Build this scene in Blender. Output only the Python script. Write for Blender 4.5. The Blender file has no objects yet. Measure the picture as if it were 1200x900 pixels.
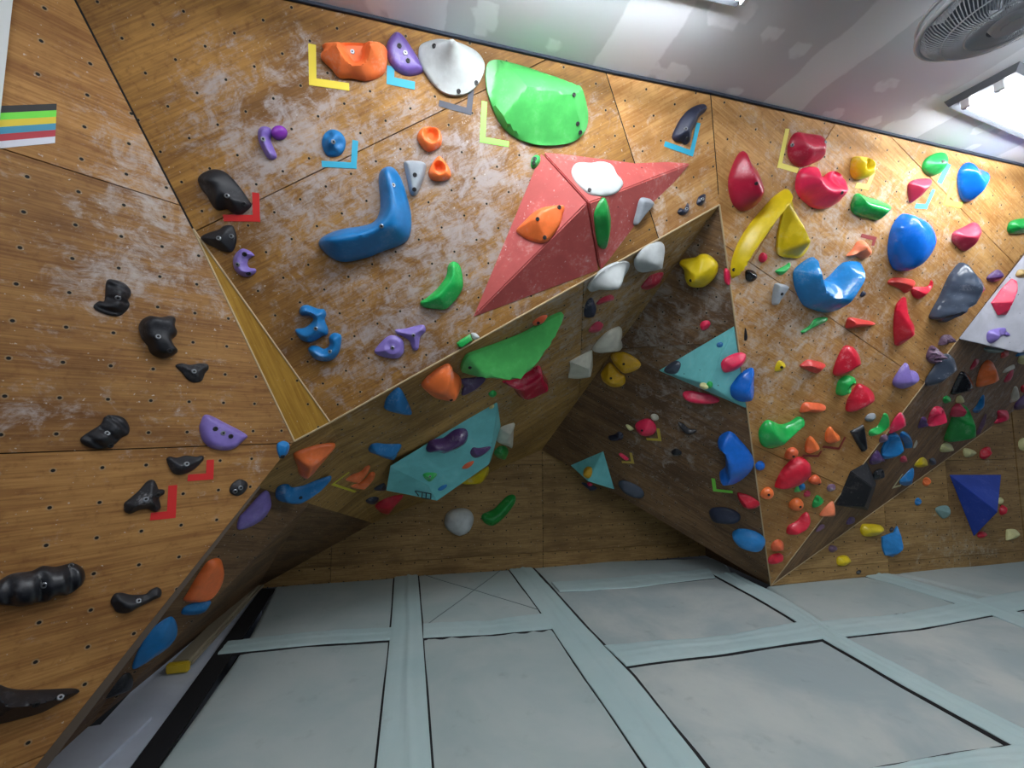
import bpy, bmesh, math, random
from mathutils import Vector, Matrix, noise
from mathutils.bvhtree import BVHTree
from mathutils.geometry import delaunay_2d_cdt

random.seed(7)
SC = bpy.context.scene
COL = SC.collection
S = 0.75                      # survey units -> metres (plywood sheets come out 1.2 m wide)
F = 510.0                     # focal length in pixels of the 1200x900 frame
HOR = 495.0
TH = math.atan((HOR - 450) / F)
CT, ST = math.cos(TH), math.sin(TH)
ZF = -2.3 * S                 # top of the mats, below the camera
ZC = 2.73 * S                 # ceiling
EYE = -ZF                     # camera height above the mats
V = Vector

def ray(x, y):
    a = (x - 600) / F; b = (450 - y) / F
    return V((a, CT - b * ST, ST + b * CT))

def proj(w):
    d = w.y * CT + w.z * ST; u = -w.y * ST + w.z * CT
    return (600 + F * w.x / d, 450 - F * u / d)

# all points below are kept with the camera at the origin; OFFS lifts them so the mat tops are z = 0
OFFS = V((0, 0, EYE))

# ---------------------------------------------------------------- materials
def srgb(r, g, b):
    def f(c):
        c /= 255.0
        return c / 12.92 if c <= 0.04045 else ((c + 0.055) / 1.055) ** 2.4
    return (f(r), f(g), f(b), 1.0)

MATS = {}
def newmat(name):
    m = bpy.data.materials.new(name); m.use_nodes = True
    nt = m.node_tree; b = nt.nodes['Principled BSDF']
    return m, nt, b

def N(nt, typ, **kw):
    n = nt.nodes.new(typ)
    for k, v in kw.items():
        if k == 'inp':
            for kk, vv in v.items(): n.inputs[kk].default_value = vv
        else: setattr(n, k, v)
    return n

def math_(nt, op, a, b=None, c=None):
    n = nt.nodes.new('ShaderNodeMath'); n.operation = op
    for i, v in enumerate((a, b, c)):
        if v is None: continue
        if isinstance(v, (int, float)): n.inputs[i].default_value = v
        else: nt.links.new(v, n.inputs[i])
    return n.outputs[0]

def sstep(nt, v, lo, hi):
    n = nt.nodes.new('ShaderNodeMapRange'); n.interpolation_type = 'SMOOTHSTEP'
    nt.links.new(v, n.inputs[0]); n.inputs[1].default_value = lo; n.inputs[2].default_value = hi
    return n.outputs[0]

def mixc(nt, fac, a, b, blend='MIX'):
    n = nt.nodes.new('ShaderNodeMix'); n.data_type = 'RGBA'; n.blend_type = blend
    for s, v in ((n.inputs[0], fac), (n.inputs[6], a), (n.inputs[7], b)):
        if isinstance(v, (int, float)): s.default_value = v
        elif isinstance(v, tuple): s.default_value = v
        else: nt.links.new(v, s)
    return n.outputs[2]

def noise_(nt, vec, scale, detail=4, rough=0.55, dist=0.0):
    n = nt.nodes.new('ShaderNodeTexNoise'); n.inputs['Scale'].default_value = scale
    n.inputs['Detail'].default_value = detail; n.inputs['Roughness'].default_value = rough
    n.inputs['Distortion'].default_value = dist
    nt.links.new(vec, n.inputs['Vector'])
    return n.outputs[0]

def bump(nt, b, h, strength=0.3, dist=0.01):
    n = nt.nodes.new('ShaderNodeBump'); n.inputs['Strength'].default_value = strength
    n.inputs['Distance'].default_value = dist
    nt.links.new(h, n.inputs['Height']); nt.links.new(n.outputs[0], b.inputs['Normal'])

def plain(name, rgb, rough=0.5, metal=0.0, spec=0.5):
    if name in MATS: return MATS[name]
    m, nt, b = newmat(name)
    b.inputs['Base Color'].default_value = srgb(*rgb)
    b.inputs['Roughness'].default_value = rough
    b.inputs['Metallic'].default_value = metal
    b.inputs['Specular IOR Level'].default_value = spec
    MATS[name] = m
    return m

def wood(name, light, dark, grain_axis=0, chalk_rgb=(176, 170, 170), holes=True, sp=0.15, ring=0.35, hole_r=0.0075, chalkmul=1.0, grime=0.5):
    m, nt, b = newmat(name)
    uv = N(nt, 'ShaderNodeUVMap').outputs[0]
    sep = N(nt, 'ShaderNodeSeparateXYZ'); nt.links.new(uv, sep.inputs[0])
    at = N(nt, 'ShaderNodeAttribute', attribute_name='tint')
    tint = at.outputs['Fac']
    ac = N(nt, 'ShaderNodeAttribute', attribute_name='chalk')
    chalk = ac.outputs['Fac']
    # offset the figure from sheet to sheet
    comb = N(nt, 'ShaderNodeCombineXYZ')
    nt.links.new(sep.outputs[0], comb.inputs[0]); nt.links.new(sep.outputs[1], comb.inputs[1])
    nt.links.new(math_(nt, 'MULTIPLY', tint, 17.0), comb.inputs[2])
    mp = N(nt, 'ShaderNodeMapping')
    mp.inputs['Scale'].default_value = (1.3, 9, 1) if grain_axis == 0 else (9, 1.3, 1)
    nt.links.new(comb.outputs[0], mp.inputs[0])
    g1 = noise_(nt, mp.outputs[0], 1.0, 6, 0.6, 0.6)
    mp2 = N(nt, 'ShaderNodeMapping')
    mp2.inputs['Scale'].default_value = (5, 110, 1) if grain_axis == 0 else (110, 5, 1)
    nt.links.new(comb.outputs[0], mp2.inputs[0])
    g2 = noise_(nt, mp2.outputs[0], 1.0, 3, 0.5)
    blot = noise_(nt, comb.outputs[0], 1.6, 4, 0.6)
    g = math_(nt, 'ADD', math_(nt, 'MULTIPLY', g1, 0.55), math_(nt, 'MULTIPLY', g2, 0.45))
    base = mixc(nt, sstep(nt, g, 0.33, 0.68), srgb(*dark), srgb(*light))
    base = mixc(nt, math_(nt, 'MULTIPLY', sstep(nt, blot, 0.42, 0.72), grime), base, srgb(int(dark[0]*.72), int(dark[1]*.68), int(dark[2]*.62)))
    mid = noise_(nt, comb.outputs[0], 26.0, 5, 0.65)
    base = mixc(nt, math_(nt, 'MULTIPLY', sstep(nt, mid, 0.50, 0.72), grime * 0.75), base, srgb(int(dark[0]*.78), int(dark[1]*.70), int(dark[2]*.6)))
    # sheet tone
    hsv = N(nt, 'ShaderNodeHueSaturation'); nt.links.new(base, hsv.inputs['Color'])
    hsv.inputs['Saturation'].default_value = 1.04
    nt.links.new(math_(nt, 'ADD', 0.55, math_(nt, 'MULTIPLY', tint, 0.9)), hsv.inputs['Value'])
    base = hsv.outputs[0]
    # chalk: cloudy smears, broken by scratches
    c1 = noise_(nt, comb.outputs[0], 8.0, 9, 0.72, 0.8)
    mp3 = N(nt, 'ShaderNodeMapping'); mp3.inputs['Rotation'].default_value = (0, 0, 0.7); mp3.inputs['Scale'].default_value = (9, 30, 1)
    nt.links.new(comb.outputs[0], mp3.inputs[0])
    c2 = noise_(nt, mp3.outputs[0], 1.3, 6, 0.75, 1.5)
    c3 = noise_(nt, comb.outputs[0], 34.0, 3, 0.6)
    cc = math_(nt, 'ADD', math_(nt, 'MULTIPLY', c1, 0.60), math_(nt, 'ADD', math_(nt, 'MULTIPLY', c2, 0.26), math_(nt, 'MULTIPLY', c3, 0.12)))
    cm = math_(nt, 'ADD', cc, math_(nt, 'MULTIPLY', chalk, 0.205 * chalkmul))
    mask = sstep(nt, cm, 0.555, 0.74)
    mask = math_(nt, 'MULTIPLY', mask, 0.74)
    base = mixc(nt, mask, base, srgb(*chalk_rgb))
    # little white scuffs everywhere
    sc = noise_(nt, comb.outputs[0], 60.0, 2, 0.5)
    base = mixc(nt, math_(nt, 'MULTIPLY', sstep(nt, sc, 0.70, 0.76), 0.6), base, srgb(205, 200, 192))
    if holes:
        fu = math_(nt, 'SUBTRACT', math_(nt, 'FRACT', math_(nt, 'ADD', math_(nt, 'DIVIDE', sep.outputs[0], sp), 100.5)), 0.5)
        fv = math_(nt, 'SUBTRACT', math_(nt, 'FRACT', math_(nt, 'ADD', math_(nt, 'DIVIDE', sep.outputs[1], sp), 100.5)), 0.5)
        d = math_(nt, 'MULTIPLY', math_(nt, 'SQRT', math_(nt, 'ADD', math_(nt, 'MULTIPLY', fu, fu), math_(nt, 'MULTIPLY', fv, fv))), sp)
        rg = math_(nt, 'MULTIPLY', math_(nt, 'SUBTRACT', 1.0, sstep(nt, d, hole_r * 1.5, hole_r * 1.9)), ring)
        base = mixc(nt, rg, base, srgb(150, 135, 110))  # T-nut glint painted as a paler ring round each hole
        hm = math_(nt, 'SUBTRACT', 1.0, sstep(nt, d, hole_r * 0.85, hole_r * 1.15))
        base = mixc(nt, hm, base, srgb(10, 9, 9))
    nt.links.new(base, b.inputs['Base Color'])
    b.inputs['Roughness'].default_value = 0.62
    b.inputs['Specular IOR Level'].default_value = 0.3
    bump(nt, b, g2, 0.12, 0.004)
    MATS[name] = m
    return m

def plastic(name, rgb, rough=0.42, chalk=0.35, speck=0.0, grad=None):
    """cast resin: slight tone mottling and a dusting of chalk in blotches"""
    if name in MATS: return MATS[name]
    m, nt, b = newmat(name)
    geo = N(nt, 'ShaderNodeNewGeometry')
    tc = geo.outputs['Position']
    n1 = noise_(nt, tc, 9.0, 4, 0.6)
    n2 = noise_(nt, tc, 70.0, 3, 0.6)
    c = srgb(*rgb)
    d = tuple(x * 0.80 for x in c[:3]) + (1,)
    base = mixc(nt, sstep(nt, n1, 0.35, 0.65), d, c)
    mask = math_(nt, 'MULTIPLY', sstep(nt, math_(nt, 'ADD', math_(nt, 'MULTIPLY', n1, 0.7), math_(nt, 'MULTIPLY', n2, 0.3)), 0.52, 0.72), chalk)
    base = mixc(nt, mask, base, srgb(205, 205, 210))
    nt.links.new(base, b.inputs['Base Color'])
    rr = N(nt, 'ShaderNodeMapRange'); nt.links.new(n1, rr.inputs[0])
    rr.inputs[3].default_value = rough - 0.08; rr.inputs[4].default_value = rough + 0.12
    nt.links.new(rr.outputs[0], b.inputs['Roughness'])
    bump(nt, b, n2, 0.12, 0.002)
    MATS[name] = m
    return m

def volpaint(name, rgb, chalk=0.35, rough=0.6):
    """painted plywood volume with a sanded, chalk-scuffed face"""
    if name in MATS: return MATS[name]
    m, nt, b = newmat(name)
    geo = N(nt, 'ShaderNodeNewGeometry'); tc = geo.outputs['Position']
    n1 = noise_(nt, tc, 5.0, 5, 0.62, 0.5); n2 = noise_(nt, tc, 48.0, 3, 0.6)
    vor = N(nt, 'ShaderNodeTexVoronoi'); vor.inputs['Scale'].default_value = 9.5; nt.links.new(tc, vor.inputs['Vector'])
    c = srgb(*rgb)
    base = mixc(nt, sstep(nt, n1, 0.3, 0.7), tuple(x * 0.8 for x in c[:3]) + (1,), c)
    k = sstep(nt, math_(nt, 'ADD', math_(nt, 'MULTIPLY', n1, 0.6), math_(nt, 'MULTIPLY', n2, 0.4)), 0.5, 0.75)
    base = mixc(nt, math_(nt, 'MULTIPLY', k, chalk), base, srgb(214, 196, 194))
    base = mixc(nt, math_(nt, 'MULTIPLY', sstep(nt, n2, 0.66, 0.74), chalk), base, srgb(235, 225, 225))
    hm = math_(nt, 'SUBTRACT', 1.0, sstep(nt, vor.outputs['Distance'], 0.045, 0.06))
    base = mixc(nt, math_(nt, 'MULTIPLY', hm, 0.8), base, srgb(30, 22, 24))
    nt.links.new(base, b.inputs['Base Color']); b.inputs['Roughness'].default_value = rough
    b.inputs['Specular IOR Level'].default_value = 0.35
    bump(nt, b, n2, 0.15, 0.002)
    MATS[name] = m
    return m

def fabric(name, rgb, rgb2, stain=0.4):
    m, nt, b = newmat(name)
    geo = N(nt, 'ShaderNodeNewGeometry'); tc = geo.outputs['Position']
    n1 = noise_(nt, tc, 1.1, 5, 0.6, 0.4); n2 = noise_(nt, tc, 5.0, 4, 0.6); n3 = noise_(nt, tc, 160.0, 2, 0.5)
    base = mixc(nt, sstep(nt, n1, 0.35, 0.68), srgb(*rgb), srgb(*rgb2))
    base = mixc(nt, math_(nt, 'MULTIPLY', sstep(nt, n2, 0.60, 0.75), stain * 0.5), base, srgb(110, 116, 118))
    base = mixc(nt, math_(nt, 'MULTIPLY', sstep(nt, n2, 0.27, 0.20), 0.0), base, srgb(210, 215, 216))
    n4 = noise_(nt, tc, 7.0, 5, 0.7, 1.0)
    base = mixc(nt, math_(nt, 'MULTIPLY', sstep(nt, n4, 0.69, 0.76), stain), base, srgb(205, 212, 214))
    nt.links.new(base, b.inputs['Base Color']); b.inputs['Roughness'].default_value = 0.62
    b.inputs['Specular IOR Level'].default_value = 0.35
    h = math_(nt, 'ADD', math_(nt, 'MULTIPLY', n2, 0.8), math_(nt, 'MULTIPLY', n3, 0.03))
    bump(nt, b, h, 0.30, 0.02)
    MATS[name] = m
    return m

def emit(name, rgb, strength):
    m, nt, b = newmat(name)
    b.inputs['Emission Color'].default_value = srgb(*rgb); b.inputs['Emission Strength'].default_value = strength
    b.inputs['Base Color'].default_value = (0.8, 0.8, 0.8, 1)
    MATS[name] = m
    return m

# ---------------------------------------------------------------- object helpers
def tag(o, label=None, cat=None, group=None, kind=None):
    if label: o['label'] = label
    if cat: o['category'] = cat
    if group: o['group'] = group
    if kind: o['kind'] = kind
    return o

def link(name, me, mats, parent=None, loc=None):
    o = bpy.data.objects.new(name, me); COL.objects.link(o)
    for m in (mats if isinstance(mats, (list, tuple)) else [mats]): me.materials.append(m)
    if loc is not None: o.location = loc
    if parent: o.parent = parent
    return o

def meshof(name, verts, faces, smooth=False, sharp=None):
    me = bpy.data.meshes.new(name); me.from_pydata([tuple(v) for v in verts], [], faces); me.update()
    if smooth:
        for p in me.polygons: p.use_smooth = True
        if sharp: me.set_sharp_from_angle(angle=math.radians(sharp))
    return me

def bm_obj(name, bm, mats, parent=None, loc=None, smooth=False, sharp=None):
    me = bpy.data.meshes.new(name)
    bmesh.ops.recalc_face_normals(bm, faces=bm.faces)
    bm.to_mesh(me); bm.free()
    if smooth:
        for p in me.polygons: p.use_smooth = True
        if sharp: me.set_sharp_from_angle(angle=math.radians(sharp))
    return link(name, me, mats, parent, loc)

def bm_box(bm, c, ax, ay, az, mat=0):
    """box centred on c with half axis vectors"""
    vs = [bm.verts.new(c + ax * i + ay * j + az * k) for i in (-1, 1) for j in (-1, 1) for k in (-1, 1)]
    for f in ((0, 1, 3, 2), (4, 6, 7, 5), (0, 4, 5, 1), (2, 3, 7, 6), (0, 2, 6, 4), (1, 5, 7, 3)):
        fc = bm.faces.new([vs[i] for i in f]); fc.material_index = mat

def bm_tube(bm, p0, p1, r, seg=12, cap=True, mat=0, r2=None):
    r2 = r if r2 is None else r2
    d = (p1 - p0).normalized(); a = d.orthogonal().normalized(); b = d.cross(a)
    A = []; B = []
    for i in range(seg):
        t = 2 * math.pi * i / seg; e = a * math.cos(t) + b * math.sin(t)
        A.append(bm.verts.new(p0 + e * r)); B.append(bm.verts.new(p1 + e * r2))
    for i in range(seg):
        f = bm.faces.new((A[i], A[(i + 1) % seg], B[(i + 1) % seg], B[i])); f.material_index = mat
    if cap:
        f = bm.faces.new(A[::-1]); f.material_index = mat
        f = bm.faces.new(B); f.material_index = mat

# ---------------------------------------------------------------- survey of the plywood faces
FAC = {}       # name -> list of (normal, c, [triangle verts] or None)
def add_plane(name, n, c):
    FAC.setdefault(name, []).append((n.normalized(), c / n.length, None))

def plane_of(a, b, c, face_cam=True):
    n = (b - a).cross(c - a).normalized(); d = n.dot(a)
    if face_cam and d > 0: n = -n; d = -d
    return n, d

def hit(name, x, y, off=0.0):
    v = ray(x, y); best = None
    for n, c, tri in FAC[name]:
        den = n.dot(v)
        if abs(den) < 1e-6: continue
        t = (c + off) / den
        if t <= 0: continue
        p = v * t
        if tri is None: return p, n
        # inside test, else distance to the triangle centre
        a, b, d = tri
        def same(p1, p2, q, r): return (r - q).cross(p1 - q).dot((r - q).cross(p2 - q)) >= -1e-9
        inside = same(p, a, b, d) and same(p, b, a, d) and same(p, d, a, b)
        score = (0 if inside else 1, (p - (a + b + d) / 3).length)
        if best is None or score < best[0]: best = (score, p, n)
    return best[1], best[2]

def P(name, x, y, off=0.0): return hit(name, x, y, off)[0]

G_A = (V((-2.6401, 2.2621, 1.1365)) * S, V((0.6276, 0.77854, 0)), V((0, 0, -1)))
G_C = (V((-2.3793, 2.4591, 2.3342)) * S, V((0.85943, 0.05987, 0.50773)), V((0.44792, 0.39058, -0.80425)))
G_E = (V((1.7893, 3.4433, 2.6845)) * S, V((0.86156, 0.39087, -0.32394)), V((0.44943, -0.29054, 0.84475)))
G_D = (V((0.7361, 3.2517, 2.4593)) * S, V((0.86467, 0.0271, 0.50161)), V((0.43567, 0.45665, -0.77567)))
nA = V((0.77854, -0.6276, 0)).normalized()
add_plane('A', nA, -3.4843 * S)
add_plane('C', V((0.24646, -0.91862, -0.30886)), -3.56633 * S)
add_plane('E', V((0.23607, -0.87339, -0.42598)), -3.72844 * S)
FAC['floor'] = [(V((0, 0, 1)), ZF, None)]
FAC['ceil'] = [(V((0, 0, -1)), -ZC, None)]
EX = V((0.977, 0.213, 0)).normalized(); EY = V((-0.213, 0.977, 0)).normalized()   # the building's own axes

def tri_facet(name, pts, tris):
    for t in tris:
        a, b, c = (pts[i] for i in t)
        n, d = plane_of(a, b, c)
        FAC.setdefault(name, []).append((n, d, (a, b, c)))

_nC, _cC, _ = FAC['C'][0]; _nA, _cA, _ = FAC['A'][0]
AC_d = _nA.cross(_nC).normalized()
def _on_AC():
    # a point of the line where left wall and overhang meet, nearest the surveyed corner
    g = P('C', 233, 266)
    for _ in range(30):
        g = g - _nA * (_nA.dot(g) - _cA); g = g - _nC * (_nC.dot(g) - _cC)
    return g
v2 = _on_AC(); v3 = P('A', 345, 517); v4 = P('C', 387, 495)
s1 = P('C', 710, 85); s2 = P('C', 772, 280); v6 = P('E', 843, 240)
d2 = P('E', 833, 115)
# E's left corner runs down to the floor
v7 = P('E', 903, 685); t7 = (ZF - v6.z) / (v7.z - v6.z); v7 = v6 + (v7 - v6) * t7
# back wall and lower right wall: vertical, parallel to the building
ph = ray(635, 527); ph = ph * (7.15 * S / ph.y)
nH = V((EX.y, -EX.x, 0))
add_plane('H', nH, nH.dot(ph)); add_plane('I', nH, nH.dot(v7))
q = P('H', 437, 613)
nR, cR = plane_of(v4, v6, ph); FAC['R0'] = [(nR, cR, None)]
tR = P('R0', 362, 590); k0 = P('R0', 286, 566)
R_pts = [v3, v4, s2, v6, ph, q, tR, k0]
tri_facet('R', R_pts, [(0, 1, 6), (0, 6, 7), (1, 5, 6), (1, 4, 5), (1, 2, 4), (2, 3, 4)])
tri_facet('F', [v6, v7, ph], [(0, 1, 2)])
tri_facet('P3', [v2, v3, v4], [(0, 1, 2)])
tri_facet('D', [s1, d2, v6, s2], [(0, 1, 2), (0, 2, 3)])
fc = P('floor', 300, 690); fc = V((fc.x, fc.y, ZF)); fl = P('floor', 106, 850); fl2 = fl - EY * 1.2
hc = P('H', 300, 690); fc = V((hc.x, hc.y, ZF))
tri_facet('K', [k0, tR, q, fc, fl], [(1, 2, 3), (1, 3, 4), (0, 1, 4)])
e1 = P('E', 1123, 397); i1 = P('I', 1162, 500)
nL, cL = plane_of(v7, e1, i1); FAC['L'] = [(nL, cL, None)]
FAC['J'] = [plane_of(v7, v7 + EY, v7 + V((0, 0, 1))) + (None,)]
# ---------------------------------------------------------------- plywood faces
DARK = plain('dark_batten', (16, 14, 13), 0.9)
RAW = plain('raw_plywood_edge', (186, 164, 128), 0.7)

def facet(name, pts, tris, n, grid, mat, seams=(), joints=(), tints=None, blobs=(), gap=0.005, edges=(), thick=0.018, cell=0.11, base_chalk=0.0, edge_r=0.006):
    o, a, b = grid
    a = (a - n * a.dot(n)).normalized(); b = (b - n * b.dot(n)); b = (b - a * b.dot(a)).normalized()
    bm = bmesh.new()
    vs = [bm.verts.new(p) for p in pts]
    for t in tris:
        f = bm.faces.new([vs[i] for i in t])
        f.normal_update()
        if f.normal.dot(n) < 0: f.normal_flip()
    for sm in seams:
        p0, p1 = sm[0], sm[1]; pred = sm[2] if len(sm) > 2 else None
        g = sm[3] if len(sm) > 3 else gap
        d = (p1 - p0).normalized(); sn = d.cross(n).normalized()
        for s in (-1, 1):
            geom = [f for f in bm.faces if pred is None or pred(f.calc_center_median())]
            ge = set(geom)
            for f in geom: ge.update(f.edges); ge.update(f.verts)
            bmesh.ops.bisect_plane(bm, geom=list(ge), plane_co=p0 + sn * (g / 2 * s), plane_no=sn, dist=1e-6)
        kill = [f for f in bm.faces if abs((f.calc_center_median() - p0).dot(sn)) < g * 0.5 and (pred is None or pred(f.calc_center_median()))]
        bmesh.ops.delete(bm, geom=kill, context='FACES')
    # which sheet is which
    lay = bm.faces.layers.int.new('sheet'); k = 0; seen = set()
    comps = []
    for f in bm.faces:
        if f in seen: continue
        st = [f]; seen.add(f); comp = []
        while st:
            g_ = st.pop(); comp.append(g_)
            for e in g_.edges:
                for h in e.link_faces:
                    if h not in seen: seen.add(h); st.append(h)
        c = V((0, 0, 0)); A_ = 0
        for g_ in comp: ar = g_.calc_area(); c += g_.calc_center_median() * ar; A_ += ar
        comps.append((comp, c / max(A_, 1e-9)))
    for k, (comp, c) in enumerate(comps):
        for f in comp: f[lay] = k
    # grid cuts so that wear can be stored per vertex
    us = [(v.co - o).dot(a) for v in bm.verts]; ws = [(v.co - o).dot(b) for v in bm.verts]
    for lo, hi, ax in ((min(us), max(us), a), (min(ws), max(ws), b)):
        m = int((hi - lo) / cell)
        for i in range(1, m + 1):
            bmesh.ops.bisect_plane(bm, geom=bm.faces[:] + bm.edges[:] + bm.verts[:], plane_co=o + ax * (lo + i * cell), plane_no=ax, dist=1e-6)
    # edges of the sheets
    be = [e for e in bm.edges if len(e.link_faces) == 1]
    r = bmesh.ops.extrude_edge_only(bm, edges=be)
    nv = [g_ for g_ in r['geom'] if isinstance(g_, bmesh.types.BMVert)]
    for v in nv: v.co -= n * thick
    bm.faces.ensure_lookup_table()
    n_front = len(bm.faces)
    # dark framing behind the sheets
    bv = [bm.verts.new(p - n * (thick + 0.002)) for p in pts]
    for t in tris:
        f = bm.faces.new([bv[i] for i in t]); f.material_index = 1; f.normal_update()
        if f.normal.dot(n) < 0: f.normal_flip()
    for p0, p1 in edges:
        bm_tube(bm, p0, p1, edge_r, 6, False, 2)
    for p0, p1, jr in joints: bm_tube(bm, p0, p1, jr, 6, False, 1)
    uvl = bm.loops.layers.uv.new('UVMap')
    for f in bm.faces:
        for l in f.loops: l[uvl].uv = ((l.vert.co - o).dot(a), (l.vert.co - o).dot(b))
    me = bpy.data.meshes.new(name)
    bm.to_mesh(me)
    sheet = [f[lay] for f in bm.faces]
    bm.free()
    ob = link(name, me, [mat, DARK, RAW])
    at = me.attributes.new('tint', 'FLOAT', 'FACE')
    rnd = random.Random(len(name) * 31 + len(pts))
    def tint_of(k):
        if k >= len(comps): return 0.5
        if callable(tints): return tints(proj(comps[k][1]), comps[k][1])
        return 0.5 + rnd.uniform(-.06, .06)
    tl = [tint_of(k) for k in range(len(comps))]
    for i, p in enumerate(me.polygons):
        at.data[i].value = tl[sheet[i]] if sheet[i] < len(tl) else 0.5
    ac = me.attributes.new('chalk', 'FLOAT', 'POINT')
    for i, v in enumerate(me.vertices):
        s = base_chalk
        w = v.co
        if w.y * CT + w.z * ST > 0.05:
            x, y = proj(w)
            for bx, by, br, bs in blobs:
                d2_ = ((x - bx) ** 2 + (y - by) ** 2) / (2 * br * br)
                if d2_ < 9: s += bs * math.exp(-d2_)
        ac.data[i].value = 1 - math.exp(-s) if s > 0 else s
    ob.location = OFFS
    ob['kind'] = 'structure'
    return ob

W_LEFT = wood('plywood_left', (178, 134, 82), (128, 88, 50), 0, (188, 180, 176), grime=0.5, ring=0.45, hole_r=0.0068)
W_MAIN = wood('plywood_main', (174, 130, 72), (124, 88, 48), 0, (176, 169, 170), hole_r=0.006, chalkmul=1.0, grime=0.65)
W_RIGHT = wood('plywood_right', (208, 164, 108), (164, 116, 66), 0, (204, 194, 184), hole_r=0.006, grime=0.6)
W_WEDGE = wood('plywood_wedge', (186, 146, 70), (150, 110, 46), 0, (190, 180, 160), hole_r=0.006, grime=0.2)
W_ROOF = wood('plywood_roof', (178, 142, 86), (124, 94, 54), 0, (170, 165, 160), hole_r=0.007, grime=0.5)
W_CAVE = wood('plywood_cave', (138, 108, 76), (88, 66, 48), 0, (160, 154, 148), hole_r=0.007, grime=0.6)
W_BACK = wood('plywood_back', (166, 136, 90), (116, 90, 56), 0, (180, 172, 150), sp=0.15, hole_r=0.0075, ring=0.0, grime=0.4)

def fan_tris(k): return [(0, i, i + 1) for i in range(1, k - 1)]

# --- left wall: upright, two tones of sheet, its right edge a free arete
aC = nA.cross(FAC['C'][0][0])                      # left wall / main overhang line
a_top = v2 + AC_d * ((ZC - v2.z) / AC_d.z)
ar = P('A', 40, 900); t_ = (ZF - v3.z) / (ar.z - v3.z); a_bot = v3 + (ar - v3) * t_
HA = V((0.6276, 0.77854, 0)).normalized()
a_far = P('A', 0, 300); back = 1.6
l_top = V((a_far.x, a_far.y, 0)) - HA * back; l_bot = l_top.copy(); l_top.z = ZC; l_bot.z = ZF
A_pts = [l_top, a_top, v2, v3, a_bot, l_bot]
h1 = P('A', 0, 173.5); h2 = P('A', 100, 528); h3 = P('A', 54, 884)
def hz(p): return (p, p + HA)
def tintA(px, w):
    if w.z > h1.z: return 0.66
    if w.z > h2.z: return 0.36
    if w.z > h3.z: return 0.50
    return 0.62
wl = facet('wall_left', A_pts, [(0, 1, 2), (0, 2, 3), (0, 3, 4), (0, 4, 5)], nA, G_A, W_LEFT,
      seams=[hz(h1), hz(h2), hz(h3)], tints=tintA,
      blobs=[(150, 290, 60, .75), (110, 330, 40, .5), (60, 235, 40, .25), (130, 150, 40, .35), (190, 200, 30, .6), (230, 330, 40, .5), (30, 460, 40, .5), (150, 470, 45, .25), (200, 260, 40, .4), (180, 165, 25, .5),
             (20, 480, 25, .4), (220, 500, 30, .4), (290, 540, 25, .4), (180, 190, 40, .3)],
      edges=[(v2, v3)], base_chalk=0.02)

# --- thin wedge between the left wall and the overhang
nP, cP = FAC['P3'][0][0], FAC['P3'][0][1]
facet('wall_left_wedge', [v2, v3, v4], [(0, 1, 2)], nP, (v2, (v3 - v2).normalized(), V((1, 0, 0)).cross((v3 - v2).normalized())), W_WEDGE,
      tints=lambda px, w: 0.5, blobs=(), edges=[(v2, v4), (v3, v4)], cell=0.3)

# --- main overhang
nC = FAC['C'][0][0]
c_top2 = s1 + (s1 - s2).normalized() * 0.05
# meets the ceiling between a_top and s1
def ceil_on(p, qd): t = (ZC - p.z) / qd.z; return p + qd * t
cA = a_top; cS = ceil_on(s1, s1 - s2)
C_pts = [cA, cS, s2, v4, v2]
def tintC(px, w):
    return 0.55 if px[1] < 140 else 0.47
facet('wall_overhang', C_pts, fan_tris(5), nC, G_C, W_MAIN,
      seams=[(P('C', 235, 268), P('C', 640, 70))], joints=[(a_top, v2, .005), (s1, s2, .0028)], tints=tintC,
      blobs=[(330, 110, 60, .45), (255, 60, 22, .5), (240, 110, 28, .5), (240, 150, 30, .6), (400, 150, 70, .5), (540, 180, 60, .55), (330, 230, 60, .65), (470, 260, 60, .75), (560, 280, 50, .85), (420, 380, 70, .45), (520, 340, 45, .75), (330, 190, 45, .6), (280, 200, 30, .5),
             (430, 440, 45, .45), (610, 200, 40, .6), (700, 150, 30, .55), (460, 110, 40, .35), (640, 345, 40, .5), (350, 330, 50, .25), (560, 210, 40, .6), (500, 420, 40, .4)],
      edges=[(v4, s2)], base_chalk=0.04)

# --- panel right of it and the tall right wall
dT = ceil_on(d2, d2 - v6)
D_n = plane_of(s1, d2, v6)[0]
facet('wall_overhang_side', [cS, dT, v6, s2], [(0, 1, 2), (0, 2, 3)], D_n, G_D, W_RIGHT, tints=lambda px, w: 0.50,
      blobs=[(730, 150, 40, .3), (760, 230, 30, .8), (745, 280, 30, .7), (800, 200, 40, .3)], edges=[(s2, v6)], base_chalk=0.05)

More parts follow.
